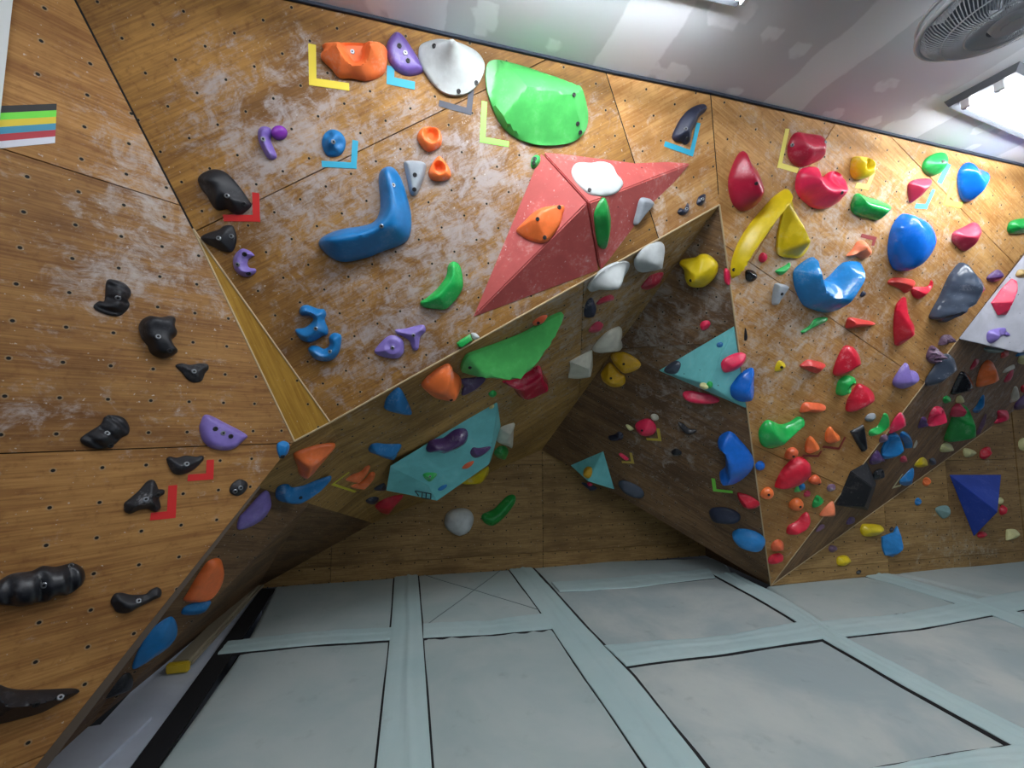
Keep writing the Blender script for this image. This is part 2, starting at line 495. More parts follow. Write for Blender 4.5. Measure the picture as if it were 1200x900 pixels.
nE = FAC['E'][0][0]
eR = P('E', 1330, 150); 
lineE = (e1 - v7).normalized(); eTop = ceil_on(v7, lineE)
E_pts = [dT, eTop, v7, v6]
def onE(u, v): return G_E[0] + (G_E[1] * u + G_E[2] * v) * 0.15
def tintE(px, w):
    v = (w - G_E[0]).dot(G_E[2]) / 0.15
    if v < -12.6: return 0.36
    return 0.50 + 0.03 * math.sin(v)
facet('wall_right', E_pts, [(0, 1, 2), (0, 2, 3)], nE, G_E, W_RIGHT, joints=[(dT, v6 + (dT - v6) * .1, .0028)],
      seams=[(onE(0, 3.5), onE(9, 3.5)), (onE(0, -4.55), onE(9, -4.55)), (onE(0, -12.6), onE(9, -12.6)),
             (onE(5.53, 0), onE(5.53, 3), lambda c: -4.5 < (c - G_E[0]).dot(G_E[2]) / .15 < 3.5)],
      tints=tintE,
      blobs=[(960, 260, 55, .75), (905, 345, 45, .7), (960, 390, 50, .45), (880, 310, 30, .6), (900, 160, 35, .35), (930, 430, 40, .4), (1060, 300, 60, .3), (1030, 420, 30, .4), (1130, 280, 50, .4), (880, 450, 35, .5), (1020, 230, 50, .3), (960, 180, 25, .5)],
      edges=[(v6, v7), (v7, e1)], base_chalk=0.06)

# --- sloping roof of the cave
nRm = nR
rA = (s2 - v4).normalized(); rB = nRm.cross(rA)
seamR0 = P('R', 684, 331); seamR1 = P('R', 679, 452)
def tintR(px, w): return 0.62 if px[0] < 640 else 0.40
def predR(c): return True
facet('wall_cave_roof', R_pts, [(0, 1, 6), (0, 6, 7), (1, 5, 6), (1, 4, 5), (1, 2, 4), (2, 3, 4)], nRm, (v4, rA, rB), W_ROOF,
      seams=[(seamR0, seamR1)], tints=tintR,
      blobs=[(600, 385, 40, .3), (660, 350, 30, .6), (720, 340, 40, .7), (760, 300, 30, .6), (650, 440, 30, .5), (580, 470, 40, .4), (430, 500, 40, .3), (700, 390, 30, .4), (800, 270, 30, .4)],
      base_chalk=0.05)

# --- cave: right flank, back wall, left flank
nF = FAC['F'][0][0]
fA = (v7 - ph).normalized(); fB = nF.cross(fA)
fl_seam = (P('F', 831, 640), P('F', 897, 651))
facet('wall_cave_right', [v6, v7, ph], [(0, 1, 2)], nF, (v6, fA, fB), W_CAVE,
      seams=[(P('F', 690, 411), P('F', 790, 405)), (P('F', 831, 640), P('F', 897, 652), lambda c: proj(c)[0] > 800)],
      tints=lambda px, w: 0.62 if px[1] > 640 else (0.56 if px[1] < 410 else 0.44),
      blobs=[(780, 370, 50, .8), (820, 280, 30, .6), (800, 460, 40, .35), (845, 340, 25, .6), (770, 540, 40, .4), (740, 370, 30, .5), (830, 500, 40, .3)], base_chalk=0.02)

h_l = q - EX * 3.0; h_r = v7 + EY * 3.0
t_r = (nH.dot(ph) - nH.dot(v7)) / nH.dot(EY); h_r = v7 + EY * t_r
hl = V((fc.x, fc.y, ZF)) - EX * 0.4; hr = V((h_r.x, h_r.y, ZF)) + EX * 0.3
zt = ph.z + 0.05
H_pts = [V((hl.x, hl.y, zt)), V((hr.x, hr.y, zt)), V((hr.x, hr.y, ZF)), V((hl.x, hl.y, ZF))]
x636 = P('H', 636, 600); plank = P('H', 635, 647.3)
gH = (P('H', 636, 560), EX, V((0, 0, 1)))
facet('wall_cave_back', H_pts, [(0, 1, 2), (0, 2, 3)], nH, gH, W_BACK,
      seams=[(x636, x636 + V((0, 0, 1))), (plank, plank + EX), (P('H', 640, 544), P('H', 640, 544) + EX),
             (P('H', 390, 600), P('H', 390, 600) + V((0, 0, 1)))],
      tints=lambda px, w: (0.60 if px[1] > 647 else (0.46 if px[0] > 636 else 0.52)) if px[1] > 544 else 0.58,
      blobs=[(600, 560, 30, .2)], base_chalk=-0.1)
J_pts = [V((v7.x, v7.y, ZF)), V((h_r.x, h_r.y, ZF)), V((h_r.x, h_r.y, ph.z))]
nJ = FAC['J'][0][0]
facet('wall_cave_return', J_pts, [(0, 1, 2)], nJ, (v7, EY, V((0, 0, 1))), W_CAVE, tints=lambda px, w: 0.3, cell=.4)  # tint darkened to stand for the shadow under the right flank
K_pts = [k0, tR, q, fc, fl, fl2]
nK = plane_of(tR, fc, fl)[0]
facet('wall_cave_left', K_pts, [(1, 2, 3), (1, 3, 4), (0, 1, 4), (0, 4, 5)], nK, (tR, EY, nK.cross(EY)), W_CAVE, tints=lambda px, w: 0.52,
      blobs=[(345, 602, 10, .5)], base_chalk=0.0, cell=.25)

# --- lower right: underside and upright wall
iR = v7 + EX * 7.5; iTopDir = (i1 - v7).normalized(); iTop = v7 + iTopDir * ((ZC - v7.z) / iTopDir.z)
kk = 7.2 / ((iTop - v7).dot(EX)) if (iTop - v7).dot(EX) > 7.2 else 1.0
iT = v7 + (iTop - v7) * kk
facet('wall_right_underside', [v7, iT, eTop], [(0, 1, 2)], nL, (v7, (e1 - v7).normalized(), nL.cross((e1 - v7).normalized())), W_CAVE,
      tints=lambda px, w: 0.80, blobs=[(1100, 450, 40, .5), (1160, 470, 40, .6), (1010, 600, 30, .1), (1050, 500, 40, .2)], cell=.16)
I_pts = [v7, V((iT.x, iT.y, ZF)), iT]
def vI(x, y0): p = P('I', x, y0); return (p, p + V((0, 0, 1)))
pkI = P('I', 1000, 662.5); hI = P('I', 1100, 540)
facet('wall_right_lower', I_pts, [(0, 1, 2)], nH, (P('I', 1037, 600), EX, V((0, 0, 1))), W_BACK,
      seams=[vI(1039, 630), vI(1113, 600), vI(1193, 560) + (None, 0.022), (pkI, pkI + EX), (hI, hI + EX, lambda c: proj(c)[0] > 1112 and proj(c)[0] < 1193)],
      tints=lambda px, w: 0.80 if px[0] < 1039 else (0.70 if px[0] < 1113 else 0.54),
      blobs=[(1100, 640, 30, .5), (1150, 650, 30, .4), (1170, 540, 20, .3)], base_chalk=0.0, cell=.2, edges=[(v7, i1)])
TUBE_W = 66.0
# ---------------------------------------------------------------- ceiling
def ceiling_mat():
    m, nt, b = newmat('plasterboard')
    geo = N(nt, 'ShaderNodeNewGeometry'); tc = geo.outputs['Position']
    at = N(nt, 'ShaderNodeAttribute', attribute_name='mud').outputs['Fac']
    n1 = noise_(nt, tc, 0.9, 3, 0.5); n2 = noise_(nt, tc, 9.0, 4, 0.6); n3 = noise_(nt, tc, 2.2, 4, 0.6)
    base = mixc(nt, sstep(nt, n1, 0.35, 0.65), srgb(194, 204, 208), srgb(202, 197, 207))
    base = mixc(nt, math_(nt, 'MULTIPLY', sstep(nt, n3, 0.45, 0.7), 0.35), base, srgb(208, 208, 218))
    k = sstep(nt, math_(nt, 'ADD', at, math_(nt, 'MULTIPLY', math_(nt, 'SUBTRACT', n2, 0.5), 0.5)), 0.38, 0.62)
    base = mixc(nt, math_(nt, 'MULTIPLY', k, 0.62), base, srgb(236, 240, 246))
    nt.links.new(base, b.inputs['Base Color']); b.inputs['Roughness'].default_value = 0.75
    b.inputs['Specular IOR Level'].default_value = 0.2
    return m
def build_ceiling():
    ux0, ux1, uy0, uy1, st = -5.0, 8.0, -4.0, 5.2, 0.045
    nx = int((ux1 - ux0) / st); ny = int((uy1 - uy0) / st)
    w_seams = [1.51 * S, 3.06 * S, 4.46 * S, -0.05 * S, -1.55 * S, 6.0 * S, 7.5 * S]
    spots = []
    for x, y, r in ((938, 58, .055), (1038, 100, .06), (1086, 120, .06), (976, 135, .06), (1020, 143, .05), (1045, 148, .05), (905, 40, .05), (650, 54, .055), (862, 108, .06), (570, 15, .07), (567, 34, .06), (858, 15, .10), (788, 88, .08), (1155, 150, .07), (1185, 152, .06), (1140, 172, .05), (500, 12, .08), (440, 3, .06)):
        p = hit('ceil', x, y)[0]; spots.append((p.dot(EX), p.dot(EY), r))
    vs = []; mud = []
    for j in range(ny + 1):
        for i in range(nx + 1):
            u = ux0 + i * st; w = uy0 + j * st
            p = EX * u + EY * w; vs.append((p.x, p.y, ZC))
            m = 0.0
            wob = noise.noise(V((u * 1.5, w * 1.1, 3))) * 0.05 + noise.noise(V((u * 5, w * 4, 9))) * 0.025
            for k, s_ in enumerate(w_seams):
                d = abs(u - s_ + wob); half = 0.15 + 0.05 * noise.noise(V((k * 7.1, w * 1.3, 1)))
                m = max(m, min(1, max(0, (half - d) / 0.05 + 0.5)))
            for su, sw, r in spots:
                d = math.hypot((u - su) * 0.9, (w - sw)) + wob * 0.6
                m = max(m, min(0.62, max(0, (r * 1.15 - d) / 0.04 + 0.5)))
            mud.append(m)
    fs = [(j * (nx + 1) + i, (j + 1) * (nx + 1) + i, (j + 1) * (nx + 1) + i + 1, j * (nx + 1) + i + 1) for j in range(ny) for i in range(nx)]
    me = meshof('ceiling', vs, fs)
    o = link('ceiling', me, ceiling_mat(), loc=OFFS); o['kind'] = 'structure'
    at = me.attributes.new('mud', 'FLOAT', 'POINT')
    at.data.foreach_set('value', mud)
build_ceiling()

# dark strip standing in for the shadow line where walls meet the ceiling
GAP = plain('painted_shadow_line', (40, 48, 62), 0.8)
bm = bmesh.new()
for p0, p1, n in ((cA, cS, nC), (cS, dT, nE), (dT, eTop, nE)):
    up = V((0, 0, 1)); d = (p1 - p0).normalized()
    c = (p0 + p1) / 2 + V((n.x, n.y, 0)).normalized() * 0.006 - up * 0.008
    bm_box(bm, c, (p1 - p0) / 2, V((n.x, n.y, 0)).normalized() * 0.006, up * 0.008)
o = bm_obj('shadow_strip', bm, GAP, loc=OFFS); o['kind'] = 'structure'

# white board at the near end of the left wall
WHITE = plain('white_board', (206, 210, 208), 0.5)
bm = bmesh.new()
wb = P('A', 2, 120); u_ = 0.30
c = wb - HA * u_ + nA * 0.010; zt_, zb_ = ZC, h1.z + 0.02
c.z = (zt_ + zb_) / 2
bm_box(bm, c, HA * u_, nA * 0.012, V((0, 0, (zt_ - zb_) / 2)))
o = bm_obj('trim_2', bm, WHITE, loc=OFFS); o['kind'] = 'structure'
# worn edging down the free arete of the left wall
EDGE = plain('worn_edging', (84, 72, 60), 0.7)
bm = bmesh.new()
ed = (a_bot - v3).normalized(); ep0 = v3 + ed * 0.30; side = nA.cross(ed).normalized()
if side.dot(HA) < 0: side = -side
vs = [ep0, a_bot, a_bot + side * 0.05, ep0 + side * 0.012]
top = [bm.verts.new(p + nA * 0.002) for p in vs]; bot = [bm.verts.new(p - nA * 0.03) for p in vs]
bm.faces.new(top); bm.faces.new(bot[::-1])
for i in range(4): bm.faces.new((top[i], bot[i], bot[(i + 1) % 4], top[(i + 1) % 4]))
o = bm_obj('trim_3', bm, EDGE, loc=OFFS); o['kind'] = 'structure'

# ---------------------------------------------------------------- lights: two in view, the rest added out of view
TUBE = emit('fluorescent_tube', (244, 248, 252), TUBE_W)
TUBE2 = emit('added_tube_dim', (244, 248, 252), TUBE_W * .3)
HOUS = plain('light_housing', (78, 82, 88), 0.5)
CAPM = plain('lamp_holder', (206, 208, 212), 0.5)
def ceiling_light(c, d, length, label, gap=0.15, tm=None):
    """twin-tube batten hung under the ceiling; c = centre on the ceiling, d = direction"""
    d = d.normalized(); sd = V((-d.y, d.x, 0)); up = V((0, 0, 1))
    root = bpy.data.objects.new('ceiling_light', None); COL.objects.link(root); root.location = c + OFFS
    tag(root, label, 'light', 'twin tube lights on the ceiling')
    bm = bmesh.new()
    prof = [(-.17, 0), (-.15, -.05), (.15, -.05), (.17, 0)]
    rings = [[bm.verts.new(d * s + sd * a + up * z) for a, z in prof] for s in (-length / 2, length / 2)]
    for i in range(4): bm.faces.new((rings[0][i], rings[0][(i + 1) % 4], rings[1][(i + 1) % 4], rings[1][i]))
    bm.faces.new(rings[0]); bm.faces.new(rings[1][::-1])
    bm_obj('housing', bm, HOUS, root)
    for s in (-1, 1):
        bm = bmesh.new()
        a = sd * (gap / 2 * s) - up * 0.082
        bm_tube(bm, a - d * (length / 2 - .03), a + d * (length / 2 - .03), 0.014, 12)
        bm_obj('tube', bm, tm or TUBE, root, smooth=True, sharp=40)
        for e in (-1, 1):
            bm = bmesh.new()
            bm_box(bm, a + d * (e * (length / 2 - .015)) + up * .008, d * .012, sd * .02, up * .028)
            bm_obj('lamp_holder', bm, CAPM, root)
    return root
pl = hit('ceil', 1148, 97)[0]; pl2 = hit('ceil', 1200, 122)[0]
dl = (pl2 - pl).normalized()
ceiling_light(pl + dl * 0.62 + V((0.0, 0.0, 0)), dl, 1.24, 'twin tube ceiling light below the fan with both tubes lit')
pl = hit('ceil', 890, -40)[0]
ceiling_light(pl - EX * 0.62, EX, 1.24, 'lit ceiling light cut by the top edge, left of the fan')
k = 0
for (u, w) in ((-1.3, 0.75), (0.2, 1.1), (3.2, 1.0), (4.6, 1.6), (-2.3, -.6), (-0.4, -.6), (1.6, -.6), (3.6, -.6), (-1.2, -2.4), (1.0, -2.4), (3.2, -2.4)):  # assumed fixtures out of view, added for their light
    ceiling_light(EX * u + EY * w + V((0, 0, ZC)), EX, 1.24, tm=None if w > 0.8 else TUBE2, label='added twin tube ceiling light out of view, put in to light the walls')

# ---------------------------------------------------------------- fan
FANM = plain('fan_grey', (190, 196, 204), 0.45)
FAND = plain('fan_dark', (92, 100, 112), 0.5)
FANH = plain('fan_hub', (196, 200, 206), 0.4)
def ceiling_fan(c, n, r):
    n = n.normalized(); a = n.orthogonal().normalized(); b = n.cross(a)
    root = bpy.data.objects.new('ceiling_fan', None); COL.objects.link(root); root.location = c + OFFS
    tag(root, 'round grey wire-caged fan hanging below the ceiling above the tube light', 'fan')
    def ring(bm, R, z, tr, seg=64, ts=8):
        rs = []
        for i in range(seg):
            t = 2 * math.pi * i / seg; e = a * math.cos(t) + b * math.sin(t)
            rs.append([bm.verts.new(e * (R + tr * math.cos(2 * math.pi * j / ts)) + n * (z + tr * math.sin(2 * math.pi * j / ts))) for j in range(ts)])
        for i in range(seg):
            for j in range(ts):
                bm.faces.new((rs[i][j], rs[(i + 1) % seg][j], rs[(i + 1) % seg][(j + 1) % ts], rs[i][(j + 1) % ts]))
    # cage: domed front of thin wires, rear dome, rim
    bm = bmesh.new(); ring(bm, r, 0, .012); ring(bm, r * .985, -.05, .008)
    bm_obj('rim', bm, FANM, root, smooth=True)
    prof = [(0.27, .085), (0.45, .085), (0.62, .078), (0.78, .062), (0.9, .035), (0.985, 0.0)]
    for nm, sgn, cnt in (('front_cage', 1, 120), ('rear_cage', -1, 80)):
        bm = bmesh.new()
        for i in range(cnt):
            t0 = 2 * math.pi * i / cnt
            for (r0, z0), (r1, z1) in zip(prof[:-1], prof[1:]):
                # wires swirl slightly
                ta = t0 + (1 - r0) * 0.55 * sgn; tb = t0 + (1 - r1) * 0.55 * sgn
                bm_tube(bm, (a * math.cos(ta) + b * math.sin(ta)) * r0 * r + n * (z0 * sgn), (a * math.cos(tb) + b * math.sin(tb)) * r1 * r + n * (z1 * sgn), .0022, 4, False)
        for q_ in (0.5, 0.75): ring(bm, r * q_, (.085 if q_ == .5 else .066) * sgn, .003, 48, 5)
        bm_obj(nm, bm, FANM, root)
    bm = bmesh.new()
    bm_tube(bm, n * .06, n * .098, r * .27, 40, True, 0, r * .22); bm_tube(bm, n * .098, n * .104, r * .13, 32, True)
    bm_obj('hub', bm, FANH, root, smooth=True, sharp=30)
    bm = bmesh.new(); bm_tube(bm, -n * .16, -n * .05, r * .28, 32); bm_obj('motor', bm, FAND, root, smooth=True, sharp=30)
    for i in range(4):
        bm = bmesh.new(); t0 = i * math.pi / 2 + .3
        g = []
        for k_ in range(7):
            rr = r * (.2 + .7 * k_ / 6); wd = .28 + .30 * k_ / 6
            row = []
            for j in range(6):
                t = t0 + (j / 5 - .5) * wd * 2.0; zz = (j / 5 - .5) * .07
                row.append((a * math.cos(t) + b * math.sin(t)) * rr + n * zz)
            g.append(row)
        fr = [[bm.verts.new(p + n * .002) for p in row] for row in g]; bk = [[bm.verts.new(p - n * .002) for p in row] for row in g]
        for k_ in range(6):
            for j in range(5):
                bm.faces.new((fr[k_][j], fr[k_][j + 1], fr[k_ + 1][j + 1], fr[k_ + 1][j])); bm.faces.new((bk[k_][j], bk[k_ + 1][j], bk[k_ + 1][j + 1], bk[k_][j + 1]))
        bm_obj('blade', bm, FAND, root, smooth=True)
    # bracket up to the ceiling
    bm = bmesh.new(); e = -n * .16; topz = ZC - c.z
    bm_tube(bm, e, V((e.x, e.y, topz)), .022, 12); bm_tube(bm, V((e.x, e.y, topz - .02)), V((e.x, e.y, topz)), .07, 20)
    bm_obj('bracket', bm, FANM, root, smooth=True, sharp=40)
fan_c = ray(1183, 4); fan_c = fan_c * (2.62 * S / fan_c.z * 0.93)
ceiling_fan(fan_c, V((0.10, 0.02, -1.0)), 0.30)

# ---------------------------------------------------------------- mats
FAB = fabric('mat_fabric', (164, 180, 180), (180, 190, 188))
FABW = fabric('mat_fabric_worn', (158, 172, 174), (188, 194, 190), 0.5)
STRIP = fabric('mat_strip', (172, 196, 197), (184, 203, 203), 0.25)
FABD = fabric('pale_vinyl', (178, 186, 200), (208, 216, 226), 0.6)
VELC = plain('black_velcro', (14, 14, 18), 0.9)
def matz(x, y):
    return ZF + 0.012 * noise.noise(V((x * 0.9, y * 0.9, 1.7))) + 0.005 * noise.noise(V((x * 3.1, y * 3.1, 4.2)))
fo = bmesh.new()
c = EX * 1.0 + EY * 1.0 + V((0, 0, ZF - .33))
bm_box(fo, c, EX * 9, EY * 7, V((0, 0, .02)))
o = bm_obj('floor', fo, VELC, loc=OFFS); o['kind'] = 'structure'

def fp(x, y):
    p = hit('floor', x, y)[0]; return V((p.x, p.y, 0))
def crash_mat(px, label, mat=FAB, group='grey crash mats on the floor', nu=26, nv=26, world=None, wr=0.0, lift=0.0, name='crash_mat', seamx=False):
    """quad given clockwise from the near left corner; edges bent by optional mid points"""
    A_, B_, C_, D_ = world if world else [fp(*p) for p in px]
    if px[0][1] == 905:      # near row carries on under the viewer
        A_, B_ = A_ + (A_ - D_).normalized() * .7, B_ + (B_ - C_).normalized() * .7
    bm = bmesh.new(); g = []
    for j in range(nv + 1):
        row = []
        for i in range(nu + 1):
            u = i / nu; v = j / nv
            # closer spacing near the edges
            u = u - math.sin(2 * math.pi * u) / (2 * math.pi) * .75; v = v - math.sin(2 * math.pi * v) / (2 * math.pi) * .75
            p = (A_ * (1 - u) + B_ * u) * (1 - v) + (D_ * (1 - u) + C_ * u) * v
            ed_ = min(u * (B_ - A_).length, (1 - u) * (B_ - A_).length, v * (D_ - A_).length, (1 - v) * (D_ - A_).length)
            z = matz(p.x, p.y) + lift + 0.010 * min(1, ed_ / .25) - 0.03 * max(0, 1 - ed_ / .035) ** 2
            if wr:
                dd = (1 - v) * (D_ - A_).length
                z += wr * math.sin(u * 52 + 1.2 * math.sin(u * 9)) * math.exp(-dd / .22) * min(1, dd / .03)
            row.append(bm.verts.new((p.x, p.y, z)))
        g.append(row)
    for j in range(nv):
        for i in range(nu): bm.faces.new((g[j][i], g[j][i + 1], g[j + 1][i + 1], g[j + 1][i]))
    # skirt
    loop = [g[0][i] for i in range(nu)] + [g[j][nu] for j in range(nv)] + [g[nv][i] for i in range(nu, 0, -1)] + [g[j][0] for j in range(nv, 0, -1)]
    lo = [bm.verts.new((v.co.x, v.co.y, ZF - .31)) for v in loop]
    for i in range(len(loop)):
        k_ = (i + 1) % len(loop); bm.faces.new((loop[k_], loop[i], lo[i], lo[k_]))
    bm.faces.new(lo)
    o = bm_obj(name, bm, mat, smooth=True, sharp=60, loc=OFFS)
    tag(o, label, 'crash mat', group)
    if seamx:
        bm = bmesh.new()
        for (ua, va), (ub, vb) in (((.12, .06), (.86, .95)), ((.1, .93), (.9, .1))):
            pr = None
            for s in range(21):
                t = s / 20; u = ua + (ub - ua) * t; v = va + (vb - va) * t
                p = (A_ * (1 - u) + B_ * u) * (1 - v) + (D_ * (1 - u) + C_ * u) * v
                pt = V((p.x, p.y, matz(p.x, p.y) + .0125))
                if pr is not None: bm_tube(bm, pr, pt, .0035, 5, False)
                pr = pt
        bm_obj('stitched_seam', bm, plain('seam_thread', (112, 122, 124), .8), o)
    return o

def strip(pl_, pr_, label, group='fabric cover strips over the mat joints', name='mat_cover_strip', lift=0.012, side=1, band=0.02, fold=0.012, world=False, end=False):
    """cover strip between a left and a right edge polyline (image points on the mats)"""
    L_ = pl_ if world else [fp(*p) for p in pl_]; R_ = pr_ if world else [fp(*p) for p in pr_]
    if pl_[0][1] == 905 and pr_[0][1] == 905:
        for q_ in (L_, R_): q_[0] = q_[0] + (q_[0] - q_[1]).normalized() * .7
    def resample(pts, n):
        ds = [0]
        for a_, b_ in zip(pts[:-1], pts[1:]): ds.append(ds[-1] + (b_ - a_).length)
        out = []
        for i in range(n + 1):
            t = ds[-1] * i / n
            for k_ in range(len(pts) - 1):
                if t <= ds[k_ + 1] + 1e-9:
                    f_ = (t - ds[k_]) / max(ds[k_ + 1] - ds[k_], 1e-9); out.append(pts[k_].lerp(pts[k_ + 1], f_)); break
        return out
    nseg = 40; Ls = resample(L_, nseg); Rs = resample(R_, nseg); nw = 14
    def sheet(Ls, Rs, lift_, fold_, thick):
        bm = bmesh.new(); g = []
        for i in range(nseg + 1):
            row = []
            for j in range(nw + 1):
                u = j / nw; p = Ls[i].lerp(Rs[i], u)
                s_ = i / nseg
                z = matz(p.x, p.y) + lift_ + .010
                cr = .5 + .10 * noise.noise(V((s_ * 4, 0, lift_ * 100 + len(label))))
                if fold_:
                    z += fold_ * math.exp(-((u - cr - .08) / .07) ** 2) - min(fold_ * .5, .004) * math.exp(-((u - cr + .05) / .04) ** 2)
                    z += .005 * noise.noise(V((p.x * 7, p.y * 7, 2))) + .004 * noise.noise(V((p.x * 21, p.y * 9, 5)))
                z -= .006 * max(0, 1 - min(u, 1 - u) / .06)
                row.append(bm.verts.new((p.x, p.y, z)))
            g.append(row)
        for i in range(nseg):
            for j in range(nw): bm.faces.new((g[i][j], g[i][j + 1], g[i + 1][j + 1], g[i + 1][j]))
        be = [e for e in bm.edges if len(e.link_faces) == 1]
        r = bmesh.ops.extrude_edge_only(bm, edges=be)
        for v in r['geom']:
            if isinstance(v, bmesh.types.BMVert): v.co.z -= thick
        return bm
    o = bm_obj(name, sheet(Ls, Rs, lift, fold, .012), STRIP, smooth=True, sharp=50, loc=OFFS)
    tag(o, label, 'mat cover strip', group)
    # black hook-and-loop band showing along the edges
    bl = []; br = []
    for i in range(nseg + 1):
        w = (Rs[i] - Ls[i]); 
        t = (Ls[min(i + 1, nseg)] - Ls[max(i - 1, 0)]).normalized(); nrm = V((t.y, -t.x, 0))
        if nrm.dot(w) < 0: nrm = -nrm
        k_ = .85 + .5 * noise.noise(V((i * .13, len(label), 0)))
        bl.append(Ls[i] - nrm * band * (1.0 if side <= 0 else .35) * max(.3, k_)); br.append(Rs[i] + nrm * band * (1.0 if side >= 0 else .35) * max(.3, k_))
    bm_obj('black_velcro_edge', sheet(bl, br, lift - .009, 0, .004), VELC, o)
    return o

# near row, then the rows behind (image points of each mat's corners, under the strips)
crash_mat([(180, 905), (470, 905), (477, 748), (285, 757)], 'large grey mat at the bottom left, right of the black band', FAB)
crash_mat([(286, 755), (477, 746), (477, 671), (322, 688)], 'smaller grey mat at the back left under the cave, left of the first strip', FAB, wr=.003)
crash_mat([(473, 905), (795, 905), (664, 728), (480, 742)], 'large grey mat in the near centre with pleats along its far edge', FAB, wr=.007)
crash_mat([(480, 740), (664, 726), (604, 663), (479, 671)], 'grey mat with a stitched cross in front of the cave back wall', FAB, seamx=True, wr=.002)
crash_mat([(800, 905), (1238, 905), (972, 746), (702, 773)], 'large grey mat in the near right with a dark stain', FABW)
crash_mat([(702, 771), (972, 744), (842, 674), (630, 690)], 'grey mat in the middle right between two cover strips', FABW)
crash_mat([(630, 689), (866, 680), (846, 653), (606, 662)], 'narrow pale mat against the cave back wall, rucked up at its edge', FAB, wr=.003)
crash_mat([(984, 742), (1172, 705), (1042, 670), (897, 686)], 'grey mat in front of the tall right wall foot', FAB)
crash_mat([(1244, 905), (1480, 830), (1180, 704), (976, 746)], 'large pale grey mat at the right edge of the floor', FABW)
crash_mat([(1180, 704), (1380, 670), (1220, 650), (1044, 670)], 'pale mat in the far right corner below the blue pyramid', FAB)

strip([(441, 905), (459, 730), (463, 669)], [(506, 905), (494, 730), (489, 669)], 'long pale blue cover strip running straight away from the bottom centre left', side=0, band=.016)
strip([(760, 905), (690, 803), (643, 732), (594, 664)], [(828, 905), (742, 795), (676, 725), (618, 660)], 'long creased cover strip running from the bottom centre toward the cave', side=1, band=.035, fold=.011)
strip([(1232, 902), (962, 750), (900, 710), (836, 674)], [(1262, 888), (988, 748), (925, 706), (862, 673)], 'cover strip running diagonally from the bottom right corner', side=-1, band=.026)
strip([(1330, 790), (1150, 718), (1005, 673)], [(1360, 780), (1172, 712), (1030, 670)], 'short cover strip at the far right leading to the blue pyramid wall', side=1, band=.014)
strip([(255, 768), (360, 758), (457, 752)], [(268, 752), (360, 742), (460, 737)], 'pale cross strip at the left between two grey mats', side=-1, band=.018, fold=.004, lift=.010)
strip([(496, 750), (575, 745), (650, 738)], [(496, 733), (575, 729), (640, 720)], 'pale cross strip below the mat with the stitched cross', side=-1, band=.022, fold=.004, lift=.010)
strip([(734, 783), (850, 768), (972, 750)], [(708, 758), (850, 747), (955, 729)], 'wide pale cross strip in the centre right with a rucked right end', side=-1, band=.018, fold=.005, lift=.013)
strip([(988, 749), (1080, 738), (1168, 722)], [(958, 731), (1060, 720), (1140, 706)], 'wide pale cross strip near the right edge', side=0, band=.014, fold=.004, lift=.013)
strip([(656, 695), (745, 690), (838, 678)], [(646, 684), (745, 677), (830, 667)], 'narrow far cross strip close to the cave back wall', side=0, band=.010, fold=.003, lift=.010)
strip([(990, 925), (1100, 915), (1260, 905)], [(1000, 908), (1140, 882), (1240, 870)], 'pale cross strip cut off by the bottom right corner', side=1, band=.018, fold=.004, lift=.013)
strip([(1170, 722), (1260, 705), (1400, 690)], [(1136, 706), (1220, 690), (1330, 676)], 'cross strip reaching the right edge of the picture below the blue pyramid', side=0, band=.012, fold=.003, lift=.011)

# left border of the matting: black band, pale vinyl and a foam beam
def floor_slab(px, name, label, cat, mat, zt, th, group=None, sub=10, amp=.006):
    pts = [fp(*p) for p in px]; bm = bmesh.new(); g = []
    for j in range(sub + 1):
        row = []
        for i in range(sub + 1):
            u, v = i / sub, j / sub
            p = (pts[0] * (1 - u) + pts[1] * u) * (1 - v) + (pts[3] * (1 - u) + pts[2] * u) * v
            row.append(bm.verts.new((p.x, p.y, ZF + zt + amp * noise.noise(V((p.x * 5, p.y * 5, 8))))))
        g.append(row)
    for j in range(sub):
        for i in range(sub): bm.faces.new((g[j][i], g[j][i + 1], g[j + 1][i + 1], g[j + 1][i]))
    be = [e for e in bm.edges if len(e.link_faces) == 1]
    r = bmesh.ops.extrude_edge_only(bm, edges=be)
    for v in r['geom']:
        if isinstance(v, bmesh.types.BMVert): v.co.z = ZF + zt - th
    o = bm_obj(name, bm, mat, smooth=True, sharp=40, loc=OFFS)
    return tag(o, label, cat, group)
floor_slab([(150, 905), (181, 905), (322, 690), (306, 690)], 'black_velcro_band', 'wide black hook-and-loop band along the left edge of the mats', 'velcro band', VELC, .004, .02)
floor_slab([(64, 905), (146, 905), (308, 692), (256, 698)], 'vinyl_pad', 'pale grey vinyl pad between the left wall and the black band', 'pad', FABD, -.012, .28, amp=.012)
floor_slab([(10, 930), (112, 905), (178, 842), (90, 856)], 'vinyl_flap', 'crumpled pale vinyl flap at the bottom left against the wall', 'flap', FABD, .010, .02, amp=.014)
FOAM = plain('beige_foam', (150, 140, 118), .8); YEL = plain('yellow_tape', (206, 176, 40), .6)
b0 = fp(210, 786); b1 = fp(291, 700); bd = (b1 - b0).normalized(); bs = V((bd.y, -bd.x, 0))
bm = bmesh.new(); L_ = (b1 - b0).length + .25
bm_box(bm, b0 + bd * (L_ / 2) + V((0, 0, ZF + .032)), bd * (L_ / 2), bs * .068, V((0, 0, .032)))
bmesh.ops.bevel(bm, geom=bm.edges[:], offset=.02, segments=3, affect='EDGES')
fb = bm_obj('foam_beam', bm, FOAM, smooth=True, sharp=40, loc=OFFS)
tag(fb, 'beige foam beam with a yellow end lying under the left wall', 'beam')
